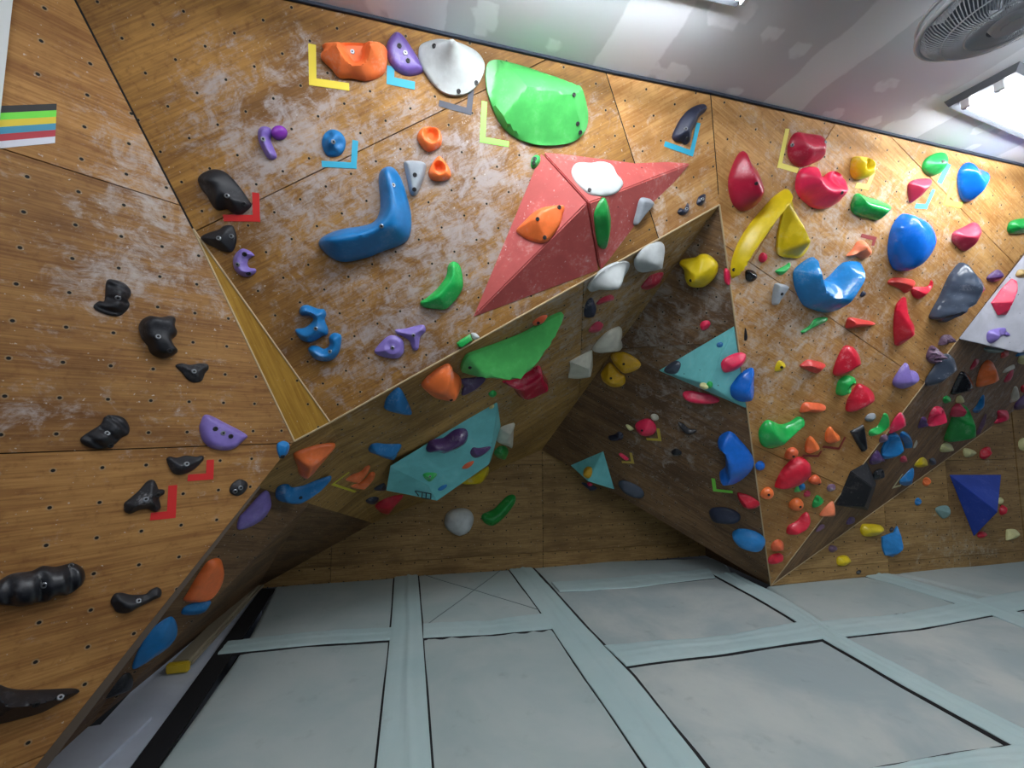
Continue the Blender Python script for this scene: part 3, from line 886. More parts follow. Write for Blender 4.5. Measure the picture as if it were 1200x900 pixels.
bm = bmesh.new(); bm_box(bm, b0 - bd * .018 + V((0, 0, ZF + .032)), bd * .02, bs * .07, V((0, 0, .034)))
bmesh.ops.bevel(bm, geom=bm.edges[:], offset=.01, segments=2, affect='EDGES')
tag(bm_obj('end_wrap', bm, YEL, fb), 'yellow end')

# striped colour key stuck on the left wall
key = [(6, 6, 7), (110, 226, 60), (222, 198, 40), (48, 140, 170), (176, 30, 48), (214, 216, 226)]
bm = bmesh.new()
TL_, TR_, BR_, BL_ = [P('A', *p, .002) for p in ((1, 124), (66.5, 121.5), (64.5, 167.5), (-2, 174))]
for i in range(6):
    a0, a1 = i / 6, (i + 1) / 6
    cs = [TL_.lerp(BL_, a0), TR_.lerp(BR_, a0), TR_.lerp(BR_, a1), TL_.lerp(BL_, a1)]
    top = [bm.verts.new(p) for p in cs]; bot = [bm.verts.new(p - nA * .0018) for p in cs]
    f = bm.faces.new(top); f.material_index = i
    for k_ in range(4):
        f = bm.faces.new((top[k_], bot[k_], bot[(k_ + 1) % 4], top[(k_ + 1) % 4])); f.material_index = i
o = bm_obj('striped_sticker', bm, [plain('key_%d' % i, c_, .5) for i, c_ in enumerate(key)], loc=OFFS)
tag(o, 'sticker of black, green, yellow, blue, red and white stripes at the upper left', 'sticker')
# ---------------------------------------------------------------- climbing holds
HC = {  # resin colours
 'black': (30, 32, 38), 'navy': (34, 42, 66), 'slate': (66, 76, 92), 'purple': (122, 98, 180), 'plum': (86, 58, 110), 'lumpy': (120, 92, 118), 'orange': (254, 126, 62), 'dorange': (240, 108, 64), 'salmon': (252, 140, 96),
 'white': (198, 204, 204), 'bone': (208, 206, 190), 'cream': (224, 222, 160), 'green': (36, 180, 84), 'dgreen': (24, 146, 62), 'lime': (78, 182, 92), 'blue': (22, 120, 186), 'rblue': (22, 112, 218), 'sky': (36, 134, 206),
 'red': (214, 30, 56), 'crimson': (176, 26, 58), 'brick': (214, 62, 56), 'pink': (244, 46, 92), 'yellow': (232, 204, 24), 'gold': (222, 172, 26), 'grey': (158, 166, 174), 'teal': (126, 160, 156), 'lilac': (136, 118, 196), 'raspberry': (196, 54, 84), 'magenta': (140, 60, 180), 'tan': (200, 170, 110)}
GLOSS = {'gloss': .16, 'satin': .34, 'matte': .52}
STEEL = plain('bolt_steel', (150, 154, 158), .35, 1.0)
SOCK = plain('bolt_socket', (14, 14, 16), .7)
def bolt_mesh(name, rim_mat, flip):
    bm = bmesh.new()
    def circ(r, z): return [bm.verts.new((r * math.cos(2 * math.pi * i / 14), r * math.sin(2 * math.pi * i / 14), z)) for i in range(14)]
    rs = [circ(.0115, -.004), circ(.0115, .0035), circ(.0095, .005), circ(.0050, .005), circ(.0045, .001)]
    for a, b in zip(rs[:-1], rs[1:]):
        for i in range(14):
            f = bm.faces.new((a[i], a[(i + 1) % 14], b[(i + 1) % 14], b[i]))
            if b is rs[-1]: f.material_index = 1
    f = bm.faces.new(rs[-1]); f.material_index = 1
    me = bpy.data.meshes.new(name); bm.to_mesh(me); bm.free()
    me.materials.append(rim_mat); me.materials.append(SOCK)
    for p in me.polygons: p.use_smooth = False
    return me
BOLT_S = bolt_mesh('bolt', STEEL, False)
BOLT_D = bolt_mesh('bolt_hole', plain('bolt_dark', (26, 26, 28), .5), False)

CROP = {}
for ci, cx in enumerate('abcd'):
    for ri in range(4): CROP[cx + str(ri)] = (ci * 300, ri * 225, 4.0)
CROP.update({'c': (180, 560, 6), 'R1': (660, 240, 6), 'R2': (660, 370, 6), 'Z': (700, 90, 7.5), 'V': (540, 160, 6), 'G': (480, 330, 6), 'Q': (320, 480, 6), 'T': (440, 470, 6), 'N': (620, 480, 7.5), 'O': (760, 480, 7.5), 'U': (760, 590, 7.5),
             'E1': (820, 100, 6), 'E2': (1000, 130, 6), 'E3': (840, 240, 6), 'E4': (1000, 240, 6), 'E5': (860, 380, 7.5), 'E6': (1000, 360, 6), 'E7': (860, 480, 7.5), 'E8': (860, 590, 7.5), 'I1': (1000, 460, 6), 'I2': (1000, 560, 6), 'W': (200, 180, 6), 'f': (0, 0, 1)})

def cat_rom(pts, per):
    n = len(pts); out = []
    for i in range(n):
        p0, p1, p2, p3 = pts[(i - 1) % n], pts[i], pts[(i + 1) % n], pts[(i + 2) % n]
        for k in range(per):
            t = k / per
            out.append(tuple(0.5 * ((2 * p1[d]) + (-p0[d] + p2[d]) * t + (2 * p0[d] - 5 * p1[d] + 4 * p2[d] - p3[d]) * t * t + (-p0[d] + 3 * p1[d] - 3 * p2[d] + p3[d]) * t ** 3) for d in (0, 1)))
    return out

def inside(p, poly):
    x, y = p; c = False; j = len(poly) - 1
    for i in range(len(poly)):
        xi, yi = poly[i]; xj, yj = poly[j]
        if (yi > y) != (yj > y) and x < (xj - xi) * (y - yi) / (yj - yi) + xi: c = not c
        j = i
    return c

def segdist(p, a, b):
    dx, dy = b[0] - a[0], b[1] - a[1]; L = dx * dx + dy * dy
    t = 0 if L < 1e-12 else max(0, min(1, ((p[0] - a[0]) * dx + (p[1] - a[1]) * dy) / L))
    qx, qy = a[0] + t * dx, a[1] + t * dy
    return math.hypot(p[0] - qx, p[1] - qy), (qx - p[0], qy - p[1])

PROF = {
 'dome': lambda t: math.sqrt(max(0, 1 - (1 - t) ** 2)),
 'soft': lambda t: t * t * (3 - 2 * t) * .55 + math.sqrt(max(0, 1 - (1 - t) ** 2)) * .45,
 'cone': lambda t: t,
 'spike': lambda t: .55 * t + .45 * t ** 3,
 'flat': lambda t: min(1, 1 - (1 - min(1, t * 1.7)) ** 3),
 'bell': lambda t: t * t * (3 - 2 * t),
 'plate': lambda t: min(1, t * 4) ** .5,
}
NH = 0
GROUPS = {'A': 'climbing holds on the left wall', 'C': 'climbing holds on the main overhang', 'D': 'climbing holds on the main overhang', 'E': 'climbing holds on the tall right wall', 'R': 'climbing holds under the cave roof', 'F': 'climbing holds on the right cave wall',
          'H': 'climbing holds on the cave back wall', 'K': 'climbing holds on the left cave wall', 'L': 'climbing holds under the right overhang', 'I': 'climbing holds on the lower right wall'}

def hold(label, colr, fac, crop, pts, hr=.34, prof='soft', steep=None, asym=.55, bolts=(), dark=(), pocket=(), lump=0.0, lumpf=14.0, edge=.12, sharp=None, smooth=True, fin='satin', chalk=.35, peak=None, name='climbing_hold', grooves=None, group=None, sil=True, hmax=.30, parent_off=0.0, planes=(), res=19.0):
    """A moulded hold bolted to face `fac`. pts: its outline in the survey photo crop. hr: height over mean width.
    steep: image direction of the steep lip; pocket: (x, y, r, depth share); peak: (x, y) of a nose that leans the body"""
    global NH
    NH += 1
    ox, oy, sc = CROP[crop]
    px = [(ox + x / sc, oy + y / sc) for x, y in pts]
    cx = sum(p[0] for p in px) / len(px); cy = sum(p[1] for p in px) / len(px)
    cen, n = hit(fac, cx, cy, parent_off)
    vd = ray(cx, cy).normalized(); cosv = abs(n.dot(vd)); sinv = math.sqrt(max(0, 1 - cosv * cosv))
    # size seen side-on at the hold's distance
    dist = cen.length; pxm = dist / F * vd.dot(V((0, CT, ST)))
    ar = abs(sum(px[i][0] * px[(i + 1) % len(px)][1] - px[(i + 1) % len(px)][0] * px[i][1] for i in range(len(px)))) / 2
    size = math.sqrt(ar) * pxm
    h = min(hmax, hr * size)
    # on faces seen at a slant part of the outline is the body's own height, not its footprint
    if sil and sinv > .35:
        q1 = proj(cen + n * h); tx, ty = q1[0] - cx, q1[1] - cy; tl = math.hypot(tx, ty)
        if tl > 1:
            tx /= tl; ty /= tl
            ss = [(p[0] - cx) * tx + (p[1] - cy) * ty for p in px]; lo, hi = min(ss), max(ss)
            k = max(.42, 1 - .62 * tl / max(hi - lo, 1))
            npx = []
            for p, s_ in zip(px, ss):
                d_ = (lo + (s_ - lo) * k) - s_
                npx.append((p[0] + tx * d_, p[1] + ty * d_))
            px = npx
    cx = sum(p[0] for p in px) / len(px); cy = sum(p[1] for p in px) / len(px)
    cen, n = hit(fac, cx, cy, parent_off)
    ux = P(fac, cx + 4, cy, parent_off) - P(fac, cx - 4, cy, parent_off); ux = (ux - n * ux.dot(n)).normalized(); uy = n.cross(ux)
    def to2(x, y, z=0.0):
        # keep to the tangent plane of the hold's own face
        v = ray(x, y); t = (n.dot(cen) + z) / n.dot(v); w = v * t - cen
        return (w.dot(ux), w.dot(uy))
    o2 = [to2(*p) for p in px]
    per = max(2, int(60 / len(o2)))
    if not smooth: per_out = []; 
    ring = cat_rom(o2, per) if smooth else [tuple(o2[i][d] + (o2[(i + 1) % len(o2)][d] - o2[i][d]) * k / per for d in (0, 1)) for i in range(len(o2)) for k in range(per)]
    # orientation
    ar2 = sum(ring[i][0] * ring[(i + 1) % len(ring)][1] - ring[(i + 1) % len(ring)][0] * ring[i][1] for i in range(len(ring)))
    if ar2 < 0: ring = ring[::-1]
    nr = len(ring)
    g = (0, 0)
    if steep:
        a0 = to2(cx, cy); a1 = to2(cx + steep[0] * 3, cy + steep[1] * 3); gx, gy = a1[0] - a0[0], a1[1] - a0[1]; gl = math.hypot(gx, gy) or 1
        g = (gx / gl, gy / gl)
    minx = min(p[0] for p in ring); maxx = max(p[0] for p in ring); miny = min(p[1] for p in ring); maxy = max(p[1] for p in ring)
    ext = max(maxx - minx, maxy - miny)
    step = max(math.sqrt(abs(ar2) / 2) / (24.0 if (pocket or planes) else res), .0035)
    inn = []
    yy = miny + step / 2; r_ = 0
    while yy < maxy:
        xx = minx + (step / 2 if r_ % 2 else 0)
        while xx < maxx:
            if inside((xx, yy), ring):
                dmin = min(segdist((xx, yy), ring[i], ring[(i + 1) % nr])[0] for i in range(0, nr))
                if dmin > step * .45: inn.append((xx, yy))
            xx += step
        yy += step * .87; r_ += 1
    # boundary-distance field, skewed so that the steep side rises faster
    def field(p):
        best = 1e9
        for i in range(nr):
            d, dr = segdist(p, ring[i], ring[(i + 1) % nr])
            w = 1.0
            if steep:
                L = math.hypot(*dr) or 1; c_ = (dr[0] * g[0] + dr[1] * g[1]) / L
                w = 1 - asym * c_ if c_ > 0 else 1 - asym * c_ * .8
            if peak: pass
            best = min(best, d / w)
        return best
    fv = [field(p) for p in inn]
    fm = max(fv) if fv else 1
    pk = None
    if peak:
        pk = to2(ox + peak[0] / sc, oy + peak[1] / sc, h)
        gx_ = sum(p[0] for p in ring) / nr; gy_ = sum(p[1] for p in ring) / nr
        for _ in range(40):
            if inside(pk, ring) and min(segdist(pk, ring[i], ring[(i + 1) % nr])[0] for i in range(nr)) > fm * .18: break
            pk = (pk[0] * .93 + gx_ * .07, pk[1] * .93 + gy_ * .07)
    pf = PROF[prof]
    pks = [(to2(ox + x / sc, oy + y / sc, h * .6), r / sc * pxm, d) for x, y, r, d in pocket]
    seed = V((NH * 3.7, NH * 1.3, 0))
    verts = []; base_z = edge * h
    for p in ring: verts.append((p[0], p[1], base_z))
    for p, f_ in zip(inn, fv):
        t = min(1, f_ / fm)
        if pk:
            # radial rise to the nose: share of the way from the outline to the nose
            vx, vy = p[0] - pk[0], p[1] - pk[1]; L = math.hypot(vx, vy)
            if L < 1e-6: t2 = 1
            else:
                # distance to the outline along the ray from the nose
                far = 1e9
                for i in range(nr):
                    a, b = ring[i], ring[(i + 1) % nr]
                    ex, ey = b[0] - a[0], b[1] - a[1]; den = vx * ey - vy * ex
                    if abs(den) < 1e-12: continue
                    s_ = ((a[0] - pk[0]) * ey - (a[1] - pk[1]) * ex) / den; u_ = ((a[0] - pk[0]) * vy - (a[1] - pk[1]) * vx) / den
                    if s_ > 0 and -1e-6 <= u_ <= 1 + 1e-6: far = min(far, s_)
                t2 = max(0, 1 - 1 / far) if far < 1e8 else t
            t = t2
        if planes:
            # faceted body: the lowest of several rising facets, above a thin flange
            qx, qy = proj(cen + ux * p[0] + uy * p[1])
            zz = min(((qx - a_) * dx_ + (qy - b_) * dy_) / rn for a_, b_, dx_, dy_, rn in planes)
            t = max(0.0, min(1.0, zz)); z = base_z + (h - base_z) * t
        else:
            z = base_z + (h - base_z) * pf(t)
        if lump:
            z += lump * h * (noise.noise(V((p[0] * lumpf, p[1] * lumpf, 0)) + seed)) * min(1, t * 2.5)
        if grooves:
            (gx0, gy0), cnt = grooves; a0 = to2(cx, cy); a1 = to2(cx + gx0, cy + gy0); L = math.hypot(a1[0] - a0[0], a1[1] - a0[1]) or 1
            s_ = ((p[0] - a0[0]) * (a1[0] - a0[0]) + (p[1] - a0[1]) * (a1[1] - a0[1])) / L / ext
            z -= h * .30 * (0.5 + .5 * math.cos(2 * math.pi * cnt * s_)) ** 3 * min(1, t * 3)
        for (qx, qy), r, dp in pks:
            d = math.hypot(p[0] - qx, p[1] - qy) / max(r, 1e-6)
            if d < 1.35: z -= dp * h * (1 - min(1, max(0, (d - .55) / .8)) ** 1.0) if d > .55 else dp * h
        verts.append((p[0], p[1], max(z, h * .04 + .001)))
    co, _, fa, *_r = delaunay_2d_cdt([V((v[0], v[1])) for v in verts], [], [list(range(nr))], 1, 1e-7)
    if len(co) != len(verts):
        zz = []
        for c_ in co:
            k_ = min(range(len(verts)), key=lambda i: (verts[i][0] - c_.x) ** 2 + (verts[i][1] - c_.y) ** 2); zz.append(verts[k_][2])
        V3 = [(c_.x, c_.y, z_) for c_, z_ in zip(co, zz)]
        rk = [min(range(len(co)), key=lambda i: (co[i].x - p[0]) ** 2 + (co[i].y - p[1]) ** 2) for p in ring]
    else:
        V3 = [(c_.x, c_.y, v[2]) for c_, v in zip(co, verts)]; rk = list(range(nr))
    faces = [tuple(f) for f in fa]
    nb = len(V3)
    V3 += [(p[0], p[1], -.002) for p in ring]
    for i in range(nr):
        j = (i + 1) % nr
        if rk[i] != rk[j]: faces.append((rk[i], rk[j], nb + j, nb + i)[::-1])
    faces.append(tuple(nb + i for i in range(nr))[::-1])
    rot = Matrix((ux, uy, n)).transposed()
    W3 = [rot @ V(v) for v in V3]
    me = bpy.data.meshes.new(name); me.from_pydata([tuple(v) for v in W3], [], faces); me.update()
    bm = bmesh.new(); bm.from_mesh(me); bmesh.ops.recalc_face_normals(bm, faces=bm.faces)
    bvh = BVHTree.FromBMesh(bm); bm.to_mesh(me); bm.free()
    for p in me.polygons: p.use_smooth = True
    me.set_sharp_from_angle(angle=math.radians(sharp or 62))
    mt = plastic('resin_%s_%s_%d' % (colr, fin, int(chalk * 100)), HC[colr], GLOSS[fin], chalk)
    ob = link(name, me, mt, loc=cen + OFFS)
    tag(ob, label, 'climbing hold', group or GROUPS.get(fac[0] if fac in GROUPS else '', None) or group or 'climbing holds on painted volumes')
    for lst, bme in ((bolts, BOLT_S), (dark, BOLT_D)):
        for x, y in lst:
            v = ray(ox + x / sc, oy + y / sc).normalized()
            loc, nn, *_ = bvh.ray_cast(-cen, v)
            if loc is None:
                loc, nn, *_ = bvh.find_nearest(v * cen.length * 0.97 - cen)
                if loc is None: continue
            if nn.dot(v) > 0: nn = -nn
            nn = (nn * .4 + n * .6).normalized()
            b = bpy.data.objects.new('bolt', bme); COL.objects.link(b); b.parent = ob
            qz = nn.to_track_quat('Z', 'Y'); b.rotation_mode = 'QUATERNION'; b.rotation_quaternion = qz; b.location = loc
    return ob

def ell(cx, cy, rx, ry, rot=0, n=10):
    r = math.radians(rot)
    return [(cx + rx * math.cos(t) * math.cos(r) - ry * math.sin(t) * math.sin(r), cy + rx * math.cos(t) * math.sin(r) + ry * math.sin(t) * math.cos(r)) for t in (2 * math.pi * i / n for i in range(n))]

# tape corners marking the start holds
def tape(label, rgb, fac, crop, pts, w, group='tape corners beside start holds', off=0.0):
    ox, oy, sc = CROP[crop]; px = [(ox + x / sc, oy + y / sc) for x, y in pts]
    c3, n = hit(fac, *px[len(px) // 2], off)
    pts3 = [P(fac, *p, off + .0015) for p in px]
    bm = bmesh.new()
    dist = c3.length; pxm = dist / F; hw = w / sc * pxm * .5
    for i, (p0, p1) in enumerate(zip(pts3[:-1], pts3[1:])):
        d = (p1 - p0).normalized(); sd = n.cross(d).normalized() * hw; nn = n * .0008
        q0 = p0 - d * (hw if i > 0 else 0); q1 = p1 + d * (hw if i < len(pts3) - 2 else 0)
        lift = n * (.0003 * i)
        bm_box(bm, (q0 + q1) / 2 + lift, (q1 - q0) / 2, sd, nn)
    k = 'tape_%d_%d_%d' % rgb
    for v in bm.verts: v.co -= c3
    o = bm_obj('tape_marker', bm, plain(k, rgb, .55), loc=c3 + OFFS)
    return tag(o, label, 'tape', group)

# painted plywood volumes: base corners on a face, raised corners above it
def volume(label, rgb, base, raised, faces, fac, chalk=.35, key=None, group=None, lines=()):
    """base: [(x, y)] on the wall; raised: [(x, y, height)]; faces index base then raised corners; each becomes a face holds can sit on"""
    pts = []
    for b in base:
        fb_ = b[2] if len(b) > 2 else fac
        pts.append(P(fb_, b[0], b[1], .001))
    for x, y, hh in raised:
        if hh is None:      # lies in the plane of the first face
            f0 = faces[0]; ids = [i for i in f0 if i < len(pts)][:3] if len(base) + 1 > len(pts) else [f0[0], f0[1], len(base)]
            n_, d_ = plane_of(pts[ids[0]], pts[ids[1]], pts[ids[2]]); v_ = ray(x, y); pts.append(v_ * (d_ / n_.dot(v_)))
        else: pts.append(P(fac, x, y, hh))
    cen = sum(pts, V((0, 0, 0))) / len(pts)
    bm = bmesh.new(); vs = [bm.verts.new(p - cen) for p in pts]
    for f in faces: bm.faces.new([vs[i] for i in f])
    bmesh.ops.recalc_face_normals(bm, faces=bm.faces)
    bmesh.ops.triangulate(bm, faces=[f for f in bm.faces if len(f.verts) > 4])
    be = [e for e in bm.edges if len(e.link_faces) == 2 and e.calc_face_angle(0) > .2]
    bmesh.ops.bevel(bm, geom=be, offset=.006, segments=2, affect='EDGES', clamp_overlap=True)
    bmesh.ops.recalc_face_normals(bm, faces=bm.faces)
    o = bm_obj('climbing_volume', bm, volpaint('paint_%d_%d_%d' % rgb, rgb, chalk), loc=cen + OFFS, smooth=True, sharp=20)
    tag(o, label, 'climbing volume', group)
    if key:
        for i, f in enumerate(faces):
            n, d = plane_of(pts[f[0]], pts[f[1]], pts[f[2]]); FAC['%s%d' % (key, i)] = [(n, d, None)]
    return o
# ================================================================ LEFT WALL
hold('black hold with a rolled edge and steel bolt, highest on the left wall', 'black', 'A', 'a1', [(497,425),(520,410),(575,425),(608,455),(612,485),(600,505),(607,530),(596,552),(572,575),(540,583),(490,572),(445,550),(440,530),(465,512),(490,508)], bolts=[(553,497)], lump=.25, grooves=((-2, 5), 3), fin='matte', chalk=.1)
hold('round black hold with a bite out of its right side, left wall', 'black', 'A', 'a1', [(650,630),(665,600),(700,582),(750,588),(800,582),(820,600),(815,630),(828,660),(818,680),(802,692),(808,715),(830,745),(815,762),(775,780),(740,775),(705,755),(690,720),(665,690),(655,660)], hr=.5, bolts=[(741,678)], dark=[(795,745)], lump=.2, fin='matte', prof='flat', chalk=.15)
hold('small black wedge hold just right of the bitten round one', 'black', 'A', 'a1', [(822,815),(850,803),(890,810),(940,803),(972,808),(977,830),(960,850),(945,885),(910,893),(880,880),(850,845)], bolts=[(909,841)], lump=.25, fin='matte', chalk=.1)
hold('long black hold with finger ridges just above the horizontal seam', 'black', 'A', 'a2', [(375,262),(400,235),(470,190),(490,155),(530,145),(580,160),(605,200),(600,235),(570,250),(540,280),(500,300),(450,305),(400,290)], bolts=[(503,231)], dark=[(512,157),(517,288)], grooves=((4, -3), 3), fin='matte', chalk=.1)
hold('lilac half-disc hold above the seam near the edge of the left wall', 'lilac', 'A', 'a2', [(935,215),(940,180),(968,143),(1060,185),(1155,238),(1140,265),(1100,300),(1050,312),(990,300),(950,265)], hr=.22, bolts=[(1046,230)], dark=[(1010,210),(1082,245)], prof='flat')
hold('small black knobbly hold beside the upper red tape corner', 'black', 'A', 'a2', [(780,355),(795,340),(830,345),(870,335),(920,340),(945,335),(955,350),(935,375),(900,405),(850,425),(815,420),(795,395)], bolts=[(875,375)], lump=.3, fin='matte', chalk=.1)
hold('black star-shaped hold with chalky top beside the lower red tape corner', 'black', 'A', 'a2', [(580,575),(585,555),(610,535),(650,500),(690,455),(720,450),(735,475),(742,492),(768,495),(768,515),(745,530),(750,560),(752,580),(735,598),(710,595),(690,585),(650,590),(610,608),(585,598)], bolts=[(684,540)], dark=[(738,520)], lump=.25, fin='matte', chalk=.6, hr=.4)
hold('small oval black hold with two bolts near the left wall edge', 'black', 'A', 'a2', [(1075,495),(1090,465),(1125,447),(1160,460),(1165,485),(1145,512),(1115,525),(1085,515)], bolts=[(1128,487),(1102,503)], fin='matte', chalk=.1)
hold('large black hold of three swollen lobes at the left edge of the picture', 'black', 'A', 'f', [(-8,690),(0,680),(15,672),(37,669),(50,663),(66,664),(85,660),(97,666),(99,678),(92,688),(78,697),(66,697),(55,704),(40,706),(30,709),(10,709),(-8,705)], bolts=[(52,686)], dark=[(83,663)], grooves=((4, -1), 3), hr=.4, fin='satin', chalk=.1, prof='dome')
hold('black peanut-shaped hold right of the three-lobed one', 'black', 'A', 'a3', [(518,120),(535,85),(570,78),(620,88),(680,85),(705,65),(735,52),(755,65),(752,95),(720,110),(680,130),(640,150),(600,172),(550,170),(530,145)], bolts=[(649,117)], lump=.3, fin='matte', chalk=.1)
hold('big black horn-shaped hold at the bottom left corner', 'black', 'A', 'a3', [(-60,498),(0,512),(40,530),(120,543),(240,542),(340,540),(375,552),(340,580),(270,620),(200,660),(100,690),(0,715),(-60,725)], bolts=[(345,567)], dark=[(160,662)], steep=(.1, -1), asym=.6, prof='cone', hr=.42, fin='satin', chalk=.1, sharp=35)
hold('tiny bright blue hold on the left wall edge beside the seam', 'sky', 'A', 'b2', [(97,300),(102,278),(130,267),(158,277),(163,300),(150,330),(120,345),(105,330)], hr=.45, dark=[(125,340)])
RED = (206, 36, 34)
tape('red tape corner below the small knobbly black hold', RED, 'A', 'a2', [(986,355),(983,433),(880,440)], 24)
tape('red tape corner beside the black star-shaped hold', RED, 'A', 'a2', [(810,475),(803,612),(705,622)], 26)

# ================================================================ MAIN OVERHANG
hold('large orange hold with a deep round pocket at the top left of the overhang', 'orange', 'C', 'b0', [(308,180),(380,172),(500,180),(600,205),(612,260),(605,330),(572,365),(515,382),(450,365),(390,360),(350,310),(305,260),(300,230),(312,210)], hr=.5, pocket=[(460,224,52,.95)], lump=.22, lumpf=9, steep=(0, -1), asym=.35, sharp=30, bolts=[(452,243)], fin='matte')
hold('violet half-disc hold between the pocketed orange hold and white cone', 'purple', 'C', 'b0', [(655,142),(620,185),(612,230),(625,290),(660,335),(710,357),(760,350),(785,330),(770,290),(730,220),(690,160)], hr=.22, bolts=[(700,248)], dark=[(672,215),(713,285)], prof='flat')
hold('large white cone-shaped hold under the ceiling', 'white', 'C', 'b0', [(770,210),(785,175),(840,147),(900,142),(970,160),(1040,200),(1072,250),(1075,300),(1050,370),(1000,430),(940,452),(880,440),(830,390),(790,320),(772,265)], hr=.62, peak=(925,175), prof='spike', fin='matte', chalk=.1, dark=[(808,183),(950,428),(1032,388)])
hold('big bright green scooped hold beside the white cone, below the ceiling', 'lime', 'C', 'f', [(572,76),(581,68),(600,70),(640,81),(678,95),(688,108),(692,130),(688,150),(675,163),(655,169),(630,170),(606,163),(588,148),(577,125),(571,100)], hr=.27, planes=[(628,79,-.24,.97,38),(628,168,0,-1,60),(575,112,.97,.2,38),(690,130,-1,-.2,34)], fin='satin', chalk=.1, sharp=22, dark=[(677,145),(682,99),(680,155)], edge=.14)
hold('curved violet hold on the upper left of the overhang', 'purple', 'C', 'b0', [(10,620),(20,600),(45,593),(70,605),(75,635),(70,660),(95,720),(95,740),(70,750),(50,735),(25,690),(12,655)], bolts=[(33,652)], hr=.4)
hold('tiny magenta ball hold touching the curved violet one', 'magenta', 'C', 'f', ell(327.5,156,9.5,8.5), hr=.55, prof='dome', fin='gloss')
hold('dark blue grooved hold above a blue tape corner', 'blue', 'C', 'b0', [(310,660),(325,625),(360,608),(400,625),(420,660),(415,700),(390,730),(340,733),(315,700)], hr=.45, lump=.35, lumpf=26, bolts=[(362,665)], fin='matte', chalk=.2)
hold('orange ring-like hold with a pocket, upper one of a pair', 'orange', 'C', 'b0', [(755,650),(770,610),(800,597),(850,605),(870,640),(865,685),(820,710),(785,700)], hr=.5, pocket=[(820,632,28,.95)], fin='gloss', prof='dome')
hold('orange teardrop hold with a pocket beneath the orange ring hold', 'orange', 'C', 'b0', [(858,733),(885,760),(910,800),(910,835),(870,850),(825,845),(808,810),(830,760)], hr=.5, pocket=[(858,787,22,.95)], fin='gloss', prof='dome')
hold('grey tapered hold beside the orange teardrop', 'grey', 'C', 'b0', [(693,770),(710,755),(770,757),(797,775),(790,820),(765,890),(745,918),(722,905),(708,840)], hr=.4, dark=[(745,820),(742,888)], prof='flat', fin='matte')
hold('large blue boomerang hold in the middle of the overhang', 'blue', 'C', 'f', [(446,201),(455,196),(463,199),(471,212),(478,235),(482,255),(480,277),(470,287),(450,294),(430,302),(405,307),(390,303),(378,293),(374,285),(380,277),(400,269),(430,264),(442,256),(446,240),(444,215)], hr=.42, prof='soft', bolts=[(447,265),(461,217)], fin='satin', chalk=.15, steep=(-.6, -.8), asym=.4)
hold('large rough black hold inside a red tape corner', 'black', 'C', 'W', [(195,190),(215,150),(270,120),(330,113),(390,135),(440,180),(490,240),(540,310),(568,360),(550,390),(500,425),(440,420),(400,390),(340,400),(300,370),(260,300),(220,250)], bolts=[(396,297)], dark=[(515,355)], lump=.18, fin='matte', chalk=.1, hr=.36)
hold('smaller black hold beneath the red tape corner at the overhang edge', 'black', 'C', 'W', [(215,590),(260,560),(340,535),(380,508),(430,505),(450,530),(465,590),(455,650),(430,690),(370,688),(320,665),(250,630)], bolts=[(338,595),(425,580)], lump=.2, fin='matte', chalk=.1, hr=.4)
hold('lilac C-shaped hold below the two black ones', 'lilac', 'C', 'W', [(440,760),(455,710),(500,670),(550,680),(590,715),(570,728),(548,745),(540,775),(555,802),(598,810),(595,840),(550,865),(500,860),(455,820)], bolts=[(470,780)], dark=[(520,707),(548,843)], hr=.4, sharp=40)
hold('blue knobbly hold, upper of the two by the wedge', 'blue', 'C', 'b1', [(203,560),(215,535),(245,530),(290,547),(320,550),(330,575),(322,600),(338,640),(335,668),(310,675),(290,690),(250,705),(210,690),(190,660),(188,642),(230,635),(262,610),(268,592),(250,580),(215,578)], bolts=[(280,640)], hr=.42, lump=.1)
hold('blue hooked hold, lower of the two by the wedge', 'blue', 'C', 'b1', [(245,740),(260,720),(290,722),(320,735),(345,715),(342,682),(365,660),(398,670),(400,700),(390,750),(360,785),(320,793),(275,780)], bolts=[(347,748)], hr=.42)
hold('lilac rounded triangle hold with a dished centre', 'lilac', 'C', 'b1', [(555,745),(580,710),(620,675),(660,675),(690,700),(692,750),(665,778),(620,778),(575,765)], bolts=[(640,730)], hr=.36, pocket=[(640,725,26,.35)])
hold('lilac three-pointed hold beside the rounded triangle', 'lilac', 'C', 'b1', [(655,645),(700,640),(780,622),(795,650),(770,680),(760,735),(735,738),(720,700),(690,678),(660,662)], bolts=[(738,672)], hr=.35)
hold('bright green crescent hold left of the red pyramid', 'green', 'C', 'b1', [(770,515),(800,495),(850,450),(890,395),(900,345),(925,325),(955,345),(968,400),(968,450),(940,500),(890,548),(840,548),(785,540)], hr=.42, steep=(-.7, -.7), asym=.5, fin='gloss', chalk=.1)
hold('small green bar hold on the lower edge of the overhang', 'green', 'C', 'b1', [(940,708),(955,695),(1003,665),(1015,695),(965,730),(945,725)], hr=.35, smooth=False, prof='flat', sharp=25)
hold('scrap of white resin beside the small green bar', 'white', 'C', 'b1', [(1008,662),(1030,662),(1048,682),(1020,690)], hr=.3)
hold('small green knob on the top left corner of the red pyramid', 'green', 'C', 'c0', [(88,772),(95,740),(115,724),(135,732),(135,760),(115,785),(95,790)], hr=.5, dark=[(107,745),(102,765)])
hold('navy claw-shaped hold beside a blue tape corner below the ceiling', 'navy', 'D', 'Z', [(655,530),(690,450),(730,380),(800,300),(880,250),(960,232),(988,260),(970,300),(910,350),(880,410),(840,480),(820,560),(780,595),(740,570),(690,570)], bolts=[(778,458)], dark=[(795,540)], hr=.38, fin='matte', chalk=.2)
